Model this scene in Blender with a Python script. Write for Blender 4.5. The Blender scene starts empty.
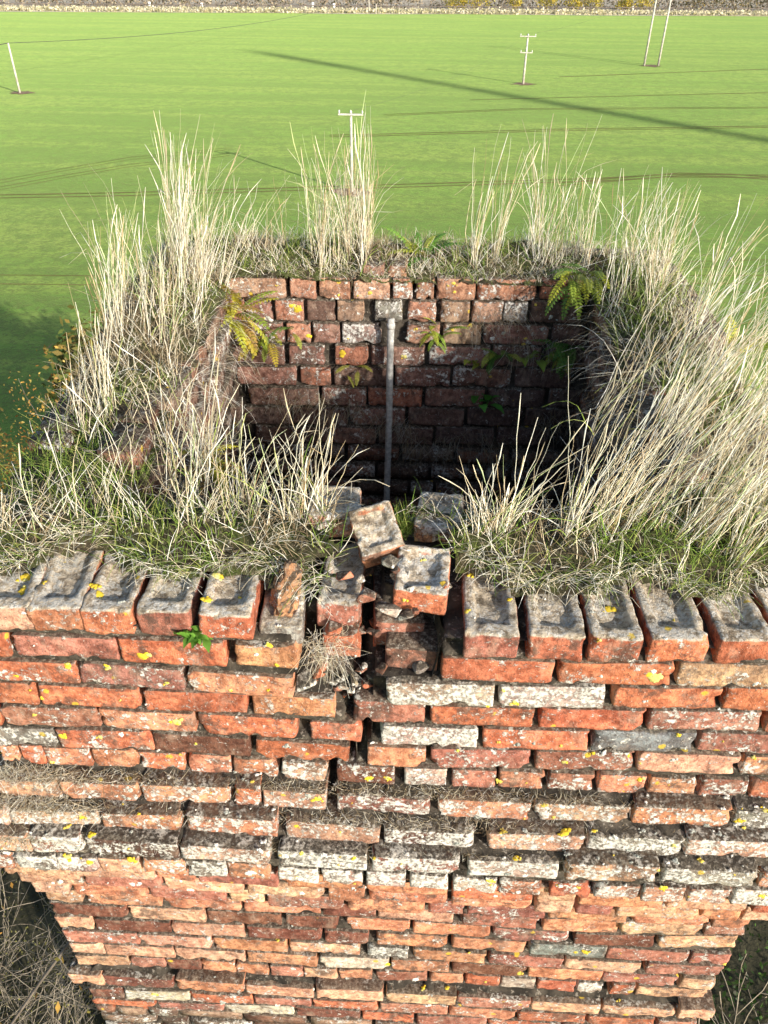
import bpy, bmesh, math, random
import numpy as np
from mathutils import Vector, Matrix, Euler

R = math.radians
random.seed(7)
rng = np.random.default_rng(7)
scene = bpy.context.scene
COL = scene.collection

# ------------------------------------------------------------------ camera
F, CX, CY = 775.5, 384.0, 512.0
PITCH, ROLL, YAW = R(36.68), R(0.72), R(2.33)
CAM = Vector((0.0, -1.094, 1.092))
_fh = Vector((-math.sin(YAW), math.cos(YAW), 0)); _r = Vector((math.cos(YAW), math.sin(YAW), 0)); _z = Vector((0, 0, 1))
FW = _fh * math.cos(PITCH) - _z * math.sin(PITCH)
_u = _fh * math.sin(PITCH) + _z * math.cos(PITCH)
RT = _r * math.cos(ROLL) + _u * math.sin(ROLL)
UP = _u * math.cos(ROLL) - _r * math.sin(ROLL)
cam_d = bpy.data.cameras.new('camera')
cam = bpy.data.objects.new('camera', cam_d); COL.objects.link(cam)
cam_d.sensor_fit = 'VERTICAL'; cam_d.sensor_height = 24.0
cam_d.lens = 24.0 * F / 1024.0
cam_d.clip_start = 0.05; cam_d.clip_end = 6000
M3 = Matrix((RT, UP, -FW)).transposed()
cam.matrix_world = Matrix.Translation(CAM) @ M3.to_4x4()
scene.camera = cam

# ------------------------------------------------------------------ sky, sun, exposure
SUN_EL, SUN_AZ = R(17.5), R(44.5)           # azimuth: degrees to the right of straight behind the camera
sun_to = Vector((math.sin(SUN_AZ) * math.cos(SUN_EL), -math.cos(SUN_AZ) * math.cos(SUN_EL), math.sin(SUN_EL)))
world = bpy.data.worlds.new('World'); scene.world = world; world.use_nodes = True
wn = world.node_tree.nodes; wl = world.node_tree.links
sky = wn.new('ShaderNodeTexSky'); sky.sky_type = 'NISHITA'; sky.sun_disc = False
sky.sun_elevation = SUN_EL; sky.sun_rotation = math.atan2(sun_to.x, sun_to.y)
sky.air_density = 1.0; sky.dust_density = 1.5
wl.new(sky.outputs[0], wn['Background'].inputs[0]); wn['Background'].inputs[1].default_value = 0.15
sd = bpy.data.lights.new('sun', 'SUN'); sd.energy = 5.0; sd.angle = R(0.53); sd.color = (1.0, 0.93, 0.82)
sun = bpy.data.objects.new('sun', sd); COL.objects.link(sun)
sun.rotation_euler = sun_to.to_track_quat('Z', 'Y').to_euler(); sun.location = (20, -30, 30)
scene.view_settings.view_transform = 'Standard'; scene.view_settings.look = 'None'
scene.view_settings.exposure = 0.6; scene.view_settings.gamma = 1.0

GROUND = 1.092 - 20.0

# ------------------------------------------------------------------ helpers
def ray(px, py):
    return RT * ((px - CX) / F) - UP * ((py - CY) / F) + FW
def onY(px, py, y):
    d = ray(px, py); return CAM + d * ((y - CAM.y) / d.y)
def onZ(px, py, z):
    d = ray(px, py); return CAM + d * ((z - CAM.z) / d.z)
def gnd(px, py, dz=0.0):
    return onZ(px, py, GROUND + dz)

def hash3(i, j, k, s):
    h = (i * 374761393 + j * 668265263 + k * 2147483647 + s * 974634777) & 0xffffffff
    h = ((h ^ (h >> 13)) * 1274126177) & 0xffffffff
    return ((h ^ (h >> 16)) & 0xffff) / 65535.0
def vnoise(p, s=0):
    p = np.asarray(p, float); i = np.floor(p).astype(np.int64); f = p - i; f = f * f * (3 - 2 * f)
    out = 0
    for a in (0, 1):
        for b in (0, 1):
            for c in (0, 1):
                w = (f[:, 0] if a else 1 - f[:, 0]) * (f[:, 1] if b else 1 - f[:, 1]) * (f[:, 2] if c else 1 - f[:, 2])
                out = out + w * hash3(i[:, 0] + a, i[:, 1] + b, i[:, 2] + c, s)
    return out * 2 - 1
def fbm(p, s=0, o=3):
    p = np.asarray(p, float); a = 1.0; t = 0
    for q in range(o):
        t = t + a * vnoise(p * (2.0 ** q) + q * 17.3, s + q); a *= 0.5
    return t

def mesh_np(name, V, faces, smooth=False):
    me = bpy.data.meshes.new(name)
    if isinstance(faces, np.ndarray):
        n, k = faces.shape
        me.vertices.add(len(V)); me.vertices.foreach_set('co', np.asarray(V, np.float32).ravel())
        me.loops.add(n * k); me.loops.foreach_set('vertex_index', faces.astype(np.int32).ravel())
        me.polygons.add(n); me.polygons.foreach_set('loop_start', np.arange(0, n * k, k, dtype=np.int32))
        try: me.polygons.foreach_set('loop_total', np.full(n, k, dtype=np.int32))
        except Exception: pass
        me.update(calc_edges=True)
    else:
        me.from_pydata([tuple(v) for v in V], [], faces); me.update()
    if smooth: me.polygons.foreach_set('use_smooth', np.ones(len(me.polygons), dtype=bool))
    return me
def link(name, me, mat=None, parent=None, **props):
    o = bpy.data.objects.new(name, me); COL.objects.link(o)
    if mat is not None and me is not None and not me.materials: me.materials.append(mat)
    if parent is not None: o.parent = parent
    for k, v in props.items(): o[k] = v
    return o
def thing(name, label, cat, loc=(0, 0, 0), group=None):
    o = link(name, None, label=label, category=cat); o.location = loc
    if group: o['group'] = group
    return o
def world_child(o, parent):
    o.parent = parent; o.matrix_parent_inverse = Matrix.Translation(-parent.location)
class MB:
    def __init__(s): s.V = []; s.Fc = []; s.n = 0; s.C = []
    def add(s, V, Fc, col=None):
        V = np.asarray(V, float); s.V.append(V); s.Fc += [tuple(i + s.n for i in f) for f in Fc]; s.n += len(V)
        if col is not None: s.C.append(np.tile(np.array(list(col) + [1.0]), (len(V), 1)))
    def mesh(s, name, smooth=False):
        me = mesh_np(name, np.concatenate(s.V), s.Fc, smooth)
        if s.C: set_col(me, np.concatenate(s.C))
        return me
def set_col(me, C):
    a = me.color_attributes.new('tint', 'FLOAT_COLOR', 'POINT'); a.data.foreach_set('color', np.asarray(C, np.float32).ravel())
def tube(mb, pts, rads, k=6, col=None, cap=True):
    pts = [np.asarray(p, float) for p in pts]; V = []; n = len(pts)
    for i, p in enumerate(pts):
        t = pts[min(i + 1, n - 1)] - pts[max(i - 1, 0)]; t = t / (np.linalg.norm(t) + 1e-9)
        a = np.cross(t, (0, 0, 1.0) if abs(t[2]) < .9 else (1.0, 0, 0)); a /= np.linalg.norm(a); b = np.cross(t, a)
        for q in range(k):
            an = 2 * math.pi * q / k; V.append(p + rads[i] * (a * math.cos(an) + b * math.sin(an)))
    Fc = []
    for i in range(n - 1):
        for q in range(k):
            w = (q + 1) % k; Fc.append((i * k + q, i * k + w, (i + 1) * k + w, (i + 1) * k + q))
    if cap: Fc.append(tuple(range(k - 1, -1, -1))); Fc.append(tuple((n - 1) * k + q for q in range(k)))
    mb.add(V, Fc, col)
def box(mb, c, s, col=None):
    x, y, z = s[0] / 2, s[1] / 2, s[2] / 2
    V = [(c[0] + a * x, c[1] + b * y, c[2] + d * z) for a in (-1, 1) for b in (-1, 1) for d in (-1, 1)]
    mb.add(V, [(0, 1, 3, 2), (4, 6, 7, 5), (0, 4, 5, 1), (2, 3, 7, 6), (0, 2, 6, 4), (1, 5, 7, 3)], col)

# ------------------------------------------------------------------ node helpers / materials
class NT:
    def __init__(s, name, disp=False):
        s.m = bpy.data.materials.new(name); s.m.use_nodes = True; s.t = s.m.node_tree; s.N = s.t.nodes; s.L = s.t.links
        s.b = s.N['Principled BSDF']; s.b.inputs['Roughness'].default_value = .9
        s.b.inputs['Specular IOR Level'].default_value = .2
    def n(s, typ, ins={}, **kw):
        q = s.N.new(typ)
        for k, v in kw.items(): setattr(q, k, v)
        for k, v in ins.items(): s.set(q.inputs[k], v)
        return q
    def set(s, sock, v):
        if isinstance(v, bpy.types.NodeSocket): s.L.new(v, sock)
        else: sock.default_value = v
    def noise(s, vec, scale, detail=4, rough=.6, dist=0.0):
        return s.n('ShaderNodeTexNoise', {'Vector': vec, 'Scale': scale, 'Detail': detail, 'Roughness': rough, 'Distortion': dist}).outputs[0]
    def ramp(s, f, a, b, lo=0.0, hi=1.0):
        q = s.n('ShaderNodeMapRange', {'Value': f, 'From Min': a, 'From Max': b, 'To Min': lo, 'To Max': hi}); q.interpolation_type = 'SMOOTHSTEP'
        return q.outputs[0]
    def math(s, op, a, b=0.0):
        return s.n('ShaderNodeMath', {0: a, 1: b}, operation=op).outputs[0]
    def mix(s, f, a, b, mode='MIX'):
        q = s.n('ShaderNodeMix', data_type='RGBA', blend_type=mode)
        s.set(q.inputs[0], f); s.set(q.inputs[6], a); s.set(q.inputs[7], b); return q.outputs[2]
    def bump(s, h, strength, dist, nrm=None):
        q = s.n('ShaderNodeBump', {'Height': h, 'Strength': strength, 'Distance': dist})
        if nrm is not None: s.L.new(nrm, q.inputs['Normal'])
        return q.outputs[0]
def c4(r, g, b): return (r, g, b, 1.0)

def brick_material(name, coping=False, island=False):
    t = NT(name)
    oi = t.n('ShaderNodeObjectInfo'); geo = t.n('ShaderNodeNewGeometry')
    pos = geo.outputs['Position']
    if island:
        rnd = geo.outputs['Random Per Island']
        rp = t.n('ShaderNodeValToRGB', {0: rnd}); cr = rp.color_ramp
        cr.elements[0].position = 0; cr.elements[0].color = c4(.12, .085, .065); cr.elements[1].position = 1; cr.elements[1].color = c4(.40, .23, .15)
        for p_, c_ in ((.25, (.30, .14, .09)), (.5, (.19, .12, .09)), (.75, (.27, .2, .15))):
            e = cr.elements.new(p_); e.color = c4(*c_)
        base = rp.outputs[0]; alpha = t.math('FRACT', t.math('MULTIPLY', rnd, 7.3)); alpha = t.math('ADD', t.math('MULTIPLY', alpha, .5), .25)
    else:
        rnd = oi.outputs['Random']; base = oi.outputs['Color']; alpha = oi.outputs['Alpha']
    off = t.n('ShaderNodeCombineXYZ', {0: t.math('MULTIPLY', rnd, 13.0), 1: t.math('MULTIPLY', rnd, 7.0), 2: 0.0}).outputs[0]
    vec = t.n('ShaderNodeVectorMath', {0: pos, 1: off}, operation='ADD').outputs[0]
    n1 = t.noise(vec, 9, 3); n2 = t.noise(vec, 48, 6, .7); n3 = t.noise(vec, 190, 4, .7); n4 = t.noise(vec, 22, 7, .72); n5 = t.noise(vec, 95, 5, .7)
    col = t.mix(1.0, base, t.mix(t.ramp(n1, .3, .7), c4(.66, .62, .62), c4(1.22, 1.24, 1.22)), 'MULTIPLY')
    col = t.mix(1.0, col, t.mix(t.ramp(n2, .36, .64), c4(.58, .52, .5), c4(1.25, 1.3, 1.32)), 'MULTIPLY')
    col = t.mix(t.ramp(n3, .57, .66, 0, .75), col, c4(.05, .03, .025))                  # dark pits
    soot = t.math('SUBTRACT', n4, t.math('MULTIPLY', t.math('FRACT', t.math('MULTIPLY', rnd, 37.0)), .12))
    col = t.mix(t.ramp(soot, .46, .58, 0, .72), col, c4(.075, .055, .045))
    dust = t.noise(t.n('ShaderNodeVectorMath', {0: vec, 1: (1.0, 1.0, .45)}, operation='MULTIPLY').outputs[0], 30, 5, .7)
    col = t.mix(t.ramp(dust, .50, .68, 0, .32), col, c4(.50, .37, .28))                  # pale bloom                 # sooty weathering
    # pale lichen crust, amount from alpha
    thr = t.n('ShaderNodeMapRange', {'Value': alpha, 'From Min': 0.0, 'From Max': 1.0, 'To Min': .62, 'To Max': .43}).outputs[0]
    mixn = t.math('ADD', t.math('MULTIPLY', t.noise(vec, 16, 8, .78, .6), .62), t.math('MULTIPLY', n5, .38))
    crust = t.ramp(t.math('SUBTRACT', mixn, thr), -.005, .05)
    crc = t.mix(t.ramp(n5, .38, .6), c4(.25, .24, .215), c4(.74, .71, .66))
    col = t.mix(t.math('MULTIPLY', crust, .9), col, crc)
    col = t.mix(t.ramp(t.noise(vec, 130, 5, .75), .62, .68, 0, .8), col, c4(.70, .66, .60))                   # fine pale specks
    nz = t.n('ShaderNodeSeparateXYZ', {0: geo.outputs['Normal']}).outputs[2]
    if coping:
        up = t.ramp(t.math('ADD', nz, t.math('MULTIPLY', t.math('SUBTRACT', n4, .5), 1.2)), .35, .7)
        topc = t.mix(t.ramp(n2, .36, .62), c4(.17, .135, .092), c4(.56, .48, .36))
        topc = t.mix(t.ramp(mixn, .47, .55, 0, .85), topc, t.mix(t.ramp(n5, .4, .6), c4(.34, .33, .29), c4(.70, .68, .62)))
        topc = t.mix(t.ramp(n4, .55, .65, 0, .7), topc, c4(.09, .075, .055))
        col = t.mix(t.math('MULTIPLY', up, .95), col, topc)
    else:
        up = t.ramp(t.math('ADD', nz, t.math('MULTIPLY', t.math('SUBTRACT', n2, .5), .9)), .45, .75)
        topc = t.mix(t.ramp(n5, .42, .64), c4(.04, .032, .024), c4(.20, .17, .13))
        topc = t.mix(t.ramp(mixn, .53, .60, 0, .8), topc, c4(.46, .43, .38))
        col = t.mix(t.math('MULTIPLY', up, .9), col, topc)
    # yellow lichen spots
    vo = t.n('ShaderNodeTexVoronoi', {'Vector': vec, 'Scale': 17.0, 'Randomness': 1.0})
    dd = t.math('ADD', vo.outputs['Distance'], t.math('MULTIPLY', n5, .22))
    pick = t.n('ShaderNodeSeparateXYZ', {0: vo.outputs['Color']}).outputs[0]
    spot = t.math('MULTIPLY', t.ramp(dd, .27, .22), t.math('GREATER_THAN', pick, .78))
    col = t.mix(t.math('MULTIPLY', spot, .85), col, c4(.62, .43, .05))
    t.set(t.b.inputs['Base Color'], col); t.b.inputs['Roughness'].default_value = .92
    h = t.math('ADD', t.math('MULTIPLY', n2, 1.0), t.math('MULTIPLY', n3, .4)); h = t.math('ADD', h, t.math('MULTIPLY', n4, .5)); h = t.math('ADD', h, t.math('MULTIPLY', crust, .25))
    t.set(t.b.inputs['Normal'], t.bump(h, .9, .009))
    return t.m
M_BRICK = brick_material('brick_weathered')
M_COPE = brick_material('brick_coping', coping=True)
M_WORK = brick_material('brick_joined', island=True)

def mortar_material():
    t = NT('mortar_dark'); v = t.n('ShaderNodeNewGeometry').outputs['Position']
    n2 = t.noise(v, 60, 6, .75); n3 = t.noise(v, 20, 4)
    col = t.mix(t.ramp(n3, .35, .7), c4(.03, .025, .02), c4(.11, .092, .072))
    col = t.mix(t.ramp(n2, .56, .64, 0, .75), col, c4(.34, .30, .25))
    t.set(t.b.inputs['Base Color'], col); t.set(t.b.inputs['Normal'], t.bump(n2, 1.0, .01)); return t.m
M_MORTAR = mortar_material()
def soil_material():
    t = NT('soil_turf'); v = t.n('ShaderNodeNewGeometry').outputs['Position']
    n1 = t.noise(v, 14, 5); n2 = t.noise(v, 90, 6, .75)
    col = t.mix(t.ramp(n1, .4, .62), c4(.075, .06, .036), c4(.09, .11, .03))
    col = t.mix(t.ramp(n2, .5, .66, 0, .75), col, c4(.34, .29, .19))
    t.set(t.b.inputs['Base Color'], col); t.set(t.b.inputs['Normal'], t.bump(n2, 1.0, .02)); return t.m
M_SOIL = soil_material()
def tint_material(name, rough=.7, var=.25, trans=0.0, scale=30):
    t = NT(name); a = t.n('ShaderNodeAttribute', attribute_name='tint').outputs[0]
    v = t.n('ShaderNodeNewGeometry').outputs['Position']
    n = t.noise(v, scale, 3)
    col = t.mix(1.0, a, t.mix(n, c4(1 - var, 1 - var, 1 - var), c4(1 + var, 1 + var, 1 + var)), 'MULTIPLY')
    t.set(t.b.inputs['Base Color'], col); t.b.inputs['Roughness'].default_value = rough
    if trans:
        tr = t.n('ShaderNodeBsdfTranslucent', {'Color': col}); mx = t.n('ShaderNodeMixShader', {0: trans})
        t.L.new(t.b.outputs[0], mx.inputs[1]); t.L.new(tr.outputs[0], mx.inputs[2])
        t.L.new(mx.outputs[0], t.N['Material Output'].inputs[0])
    return t.m
M_GRASS = tint_material('grass_blades', .6, .2, .15, 60)
M_LEAF = tint_material('leaves', .5, .3, .3, 40)
M_LICHEN = tint_material('lichen', .95, .45, 0, 260)
M_STONE = tint_material('broken_brick_face', .95, .45, 0, 90)
def simple(name, a, b, scale, rough=.85, metal=0.0, bump=.3, bd=.01):
    t = NT(name); v = t.n('ShaderNodeNewGeometry').outputs['Position']; n = t.noise(v, scale, 5, .65)
    t.set(t.b.inputs['Base Color'], t.mix(t.ramp(n, .3, .7), c4(*a), c4(*b))); t.b.inputs['Roughness'].default_value = rough
    t.b.inputs['Metallic'].default_value = metal; t.set(t.b.inputs['Normal'], t.bump(n, bump, bd)); return t.m
M_ROD = simple('galvanised_rod', (.30, .29, .27), (.56, .55, .52), 60, .6, 0, .2, .002)
M_BARK = simple('bark', (.10, .08, .06), (.24, .20, .16), 6, .9)
M_TWIG = simple('twigs', (.17, .14, .105), (.36, .31, .24), 3, .85)
M_POLE = simple('pole_wood', (.36, .34, .30), (.60, .57, .51), 2.2, .8)
M_WIRE = simple('wire', (.05, .055, .05), (.09, .095, .09), 1, .6)
M_INS = simple('insulator', (.5, .5, .5), (.7, .7, .7), 5, .4)
M_BARE = simple('bare_soil', (.16, .10, .065), (.34, .24, .15), .9, .95)
M_TRACK = simple('wheel_track', (.12, .13, .03), (.21, .15, .06), .35, .95)
M_SCRUB = simple('scrub_floor', (.022, .022, .012), (.07, .062, .035), 1.2, .95, 0, .8, .2)  # dark leaf litter; the low albedo also stands in for shade under dense trees
M_VERGE = simple('dry_verge', (.56, .51, .36), (.72, .66, .5), .5, .95)
M_FAR = simple('far_ground', (.36, .30, .22), (.52, .45, .34), .06, .95)
M_FENCE = simple('fence_wood', (.13, .11, .09), (.24, .2, .17), 1, .9)
M_WHITE = simple('white_paint', (.7, .7, .68), (.82, .82, .8), 1, .7)

def field_material():
    t = NT('winter_wheat'); v = t.n('ShaderNodeNewGeometry').outputs['Position']
    st = t.n('ShaderNodeMapping', {'Vector': v, 'Scale': (.35, 1.6, 1.0), 'Rotation': (0, 0, R(3))}).outputs[0]
    big = t.noise(v, .02, 5); mid = t.noise(st, .09, 5, .6); fine = t.noise(v, .7, 7, .8); tiny = t.noise(v, 3.2, 5, .8); lane = t.noise(t.n('ShaderNodeMapping', {'Vector': v, 'Scale': (.012, .22, 1.0), 'Rotation': (0, 0, R(-3))}).outputs[0], 1.0, 5, .65)
    col = t.mix(t.ramp(big, .41, .59), c4(.066, .155, .014), c4(.125, .225, .024))
    col = t.mix(t.ramp(mid, .44, .58, 0, .7), col, c4(.20, .255, .04))
    col = t.mix(t.ramp(lane, .49, .60, 0, .75), col, c4(.062, .125, .014))
    col = t.mix(t.ramp(lane, .47, .38, 0, .6), col, c4(.21, .245, .05))
    col = t.mix(t.ramp(fine, .47, .57, 0, .75), col, c4(.045, .085, .012))
    col = t.mix(t.ramp(tiny, .49, .57, 0, .75), col, c4(.06, .062, .016))
    t.set(t.b.inputs['Base Color'], col); t.b.inputs['Roughness'].default_value = .8
    t.b.inputs['Sheen Weight'].default_value = .26; t.b.inputs['Sheen Roughness'].default_value = .5
    t.b.inputs['Sheen Tint'].default_value = c4(.70, 1.0, .27)
    h = t.math('ADD', t.math('MULTIPLY', fine, .5), t.math('MULTIPLY', tiny, .5))
    t.set(t.b.inputs['Normal'], t.bump(h, .6, .25)); return t.m
M_FIELD = field_material()
def shaft_material():
    t = NT('lower_shaft_brick'); g = t.n('ShaderNodeTexCoord').outputs['UV']
    bt = t.n('ShaderNodeTexBrick', {'Vector': g, 'Color1': c4(.42, .17, .09), 'Color2': c4(.26, .1, .065), 'Mortar': c4(.09, .075, .06), 'Scale': 1.0, 'Mortar Size': .008, 'Brick Width': .225, 'Row Height': .0757})
    n = t.noise(t.n('ShaderNodeNewGeometry').outputs['Position'], 20, 5)
    t.set(t.b.inputs['Base Color'], t.mix(1.0, bt.outputs[0], t.mix(n, c4(.6, .6, .6), c4(1.3, 1.3, 1.3)), 'MULTIPLY'))
    t.set(t.b.inputs['Normal'], t.bump(bt.outputs[1], -.6, .01)); return t.m
M_SHAFT = shaft_material()

# ------------------------------------------------------------------ ground, field, tracks
def sheet(name, poly, z, mat, **props):
    me = mesh_np(name, [(p[0], p[1], z) for p in poly], [tuple(range(len(poly)))])
    return link(name, me, mat, **props)
base = link('field', mesh_np('field', [(-3000, -3000, GROUND), (3000, -3000, GROUND), (3000, 3000, GROUND), (-3000, 3000, GROUND)], [(0, 1, 2, 3)]), M_FIELD, kind='structure')
def strip(name, pxs, width, z, mat, kind='structure', wob=0.0):
    P = [gnd(*p) for p in pxs]; pts = []
    for a, b in zip(P[:-1], P[1:]):
        n = max(2, int((b - a).length / 3))
        for i in range(n): pts.append(a.lerp(b, i / n))
    pts.append(P[-1]); V = []; Fc = []
    for i, p in enumerate(pts):
        t = (pts[min(i + 1, len(pts) - 1)] - pts[max(i - 1, 0)]); t.z = 0; t.normalize(); nrm = Vector((-t.y, t.x, 0))
        w = width / 2 * (1 + .35 * (random.random() - .5)); o = nrm * (math.sin(i * .23) + math.sin(i * .071 + 1)) * wob
        V += [(p + o + nrm * w), (p + o - nrm * w)]
    V = [(v.x, v.y, GROUND + z) for v in V]
    for i in range(len(pts) - 1): Fc.append((2 * i, 2 * i + 1, 2 * i + 3, 2 * i + 2))
    return link(name, mesh_np(name, V, Fc), mat, kind=kind)
tracks = [([(-40, 199), (130, 196), (384, 188), (600, 181), (668, 177), (800, 178)], .27), ([(560, 186), (680, 176), (730, 177), (810, 183)], .24),
          ([(330, 137), (384, 136), (560, 131), (800, 127)], .26), ([(-40, 275), (60, 276), (130, 277)], .13), ([(-40, 284), (60, 285), (130, 286)], .13),
          ([(690, 262), (810, 259)], .13), ([(690, 268), (810, 265)], .09), ([(690, 276), (810, 276)], .12), ([(690, 284), (810, 285)], .12),
          ([(560, 77), (800, 68)], .5), ([(470, 100), (800, 92)], .35), ([(-20, 187), (60, 172), (130, 160), (230, 150)], .12), ([(-20, 194), (60, 179), (130, 167), (230, 156)], .12), ([(384, 116), (520, 110), (800, 108)], .2), ([(690, 292), (810, 294)], .1)]
for k, (p, w) in enumerate(tracks):
    strip('wheel_track', p, w, .02 + .004 * (k % 3), M_TRACK, wob=.05)
    if 100 < p[0][1] < 200: strip('wheel_track', [(x, y - 2.6 * (y - 60) / 120) for x, y in p], w, .032 + .004 * (k % 3), M_TRACK, wob=.05)
# scrubby ground around the tower foot
poly = [(math.cos(a) * (17 + 2 * math.sin(3 * a) + 1.0 * math.sin(7 * a + 1)), 1 + math.sin(a) * (19 + 2 * math.cos(5 * a))) for a in [i * 2 * math.pi / 60 for i in range(60)]]
sheet('scrub_floor', poly, GROUND + .03, M_SCRUB, kind='structure')

# ================================================================== THE CHIMNEY HEAD
PITCH_Z = 0.0757
OX0, OX1 = -0.955, 0.925          # upper outer faces left and right
SH0, SH1 = -0.99, 0.96            # shaft faces
IX0, IX1 = -0.655, 0.615          # flue
IY0, IY1 = 0.345, 1.54
OY1 = 1.88
def course_z(k): return CAM.z - (1.1253 + PITCH_Z * k)
chimney = thing('brick_chimney', 'cracked old red brick chimney top with grass growing round its open flue', 'chimney', (-.015, .94, GROUND))

def rbox(L, W, H, seed, nx=10, ny=5, nz=4, r=.006, amp=.0022, chips=3, frog=False):
    def cuts(n, half):
        u = np.linspace(-1, 1, n + 1); u = np.sign(u) * np.abs(u) ** .75; return u * half
    xs, ys, zs = cuts(nx, L / 2), cuts(ny, W / 2), cuts(nz, H / 2)
    idx = {}; V = []; Fc = []
    def vid(i, j, k):
        if (i, j, k) not in idx: idx[(i, j, k)] = len(V); V.append((xs[i], ys[j], zs[k]))
        return idx[(i, j, k)]
    for i in range(nx):
        for j in range(ny):
            Fc.append((vid(i, j, 0), vid(i, j + 1, 0), vid(i + 1, j + 1, 0), vid(i + 1, j, 0)))
            Fc.append((vid(i, j, nz), vid(i + 1, j, nz), vid(i + 1, j + 1, nz), vid(i, j + 1, nz)))
    for i in range(nx):
        for k in range(nz):
            Fc.append((vid(i, 0, k), vid(i + 1, 0, k), vid(i + 1, 0, k + 1), vid(i, 0, k + 1)))
            Fc.append((vid(i, ny, k), vid(i, ny, k + 1), vid(i + 1, ny, k + 1), vid(i + 1, ny, k)))
    for j in range(ny):
        for k in range(nz):
            Fc.append((vid(0, j, k), vid(0, j, k + 1), vid(0, j + 1, k + 1), vid(0, j + 1, k)))
            Fc.append((vid(nx, j, k), vid(nx, j + 1, k), vid(nx, j + 1, k + 1), vid(nx, j, k + 1)))
    V = np.array(V); half = np.array([L, W, H]) / 2
    on_top = V[:, 2] > H / 2 - 1e-6
    g = np.random.default_rng(seed)
    rr = r * (1 + .8 * np.clip(vnoise(V * 28 + seed * 3.1, seed), -.8, 1))[:, None]
    inner = np.clip(V, -(half - rr), half - rr); d = V - inner; ln = np.linalg.norm(d, axis=1, keepdims=True)
    nrm = np.where(ln > 1e-7, d / np.maximum(ln, 1e-7), 0)
    P = inner + nrm * np.minimum(ln, rr)
    P = P + nrm * (fbm(V * 34 + seed * 5.7, seed, 3) * amp)[:, None]
    if frog:
        fx = np.clip((half[0] * .64 - np.abs(V[:, 0])) / .006, 0, 1); fy = np.clip((half[1] * .74 - np.abs(V[:, 1] - .006)) / .008, 0, 1)
        P[:, 2] -= np.where(on_top, fx * fy * (.010 + .005 * vnoise(V * 18 + seed, seed + 9)), 0)
        P[:, 2] += np.where(on_top, fbm(V * 45 + seed, seed + 5, 3) * .0022, 0)
    for _ in range(chips):
        e = half * np.where(g.random(3) < .5, -1, 1); fr = g.integers(0, 3); e[fr] *= g.uniform(-1, 1) / 1
        rad = g.uniform(.006, .02); dist = np.linalg.norm((P - e) * [1, 1, 1], axis=1)
        w = np.clip(1.6 * (1 - dist / rad), 0, 1); P -= np.sign(e) * np.array([1, 1, 1]) * (w * g.uniform(.003, .008))[:, None] * (np.arange(3) != fr)
    return P, Fc

ST = [mesh_np('brick_stretcher', *rbox(.215, .105, .0685, s, 22, 4, 8, (.0035, .005, .003)[s % 3], (.0018, .0032, .0024, .0014)[s % 4], (8, 16, 5, 22)[s % 4]), smooth=True) for s in range(28)]
HD = [mesh_np('brick_header', *rbox(.104, .2, .0685, 100 + s, 12, 4, 8, (.0035, .005, .003)[s % 3], (.0018, .0032, .0024)[s % 3], (5, 10, 14)[s % 3]), smooth=True) for s in range(18)]
CP = [mesh_np('brick_coping', *rbox(.106, .215, .067, 200 + s, 16, 24, 6, .005, .0024, 7, frog=True), smooth=True) for s in range(10)]
for m_ in ST + HD: m_.materials.append(M_BRICK)
for m_ in CP: m_.materials.append(M_COPE)

PAL = {'r': (.51, .165, .088), 'o': (.57, .25, .14), 'p': (.60, .34, .22), 'm': (.37, .155, .11), 'd': (.19, .075, .05), 'k': (.12, .055, .042),
       'g': (.30, .28, .24), 'w': (.56, .40, .33), 'b': (.17, .19, .185), 'c': (.56, .48, .37)}
ALP = {'r': .3, 'o': .28, 'p': .34, 'm': .42, 'd': .25, 'k': .4, 'g': .62, 'w': .8, 'b': .3, 'c': .5}
n_brick = 0
def put_brick(name, me, loc, scl, rot, tone, alpha=None):
    o = link(name, me, None); o.location = loc; o.scale = scl; o.rotation_euler = rot
    c = np.array(PAL[tone]) * (1 + rng.uniform(-.14, .14)) * (1 + rng.uniform(-.06, .06, 3))
    a = ALP[tone] if alpha is None else alpha
    o.color = (*c, float(np.clip(a + rng.uniform(-.12, .12), 0, 1)))
    world_child(o, chimney); return o

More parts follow.
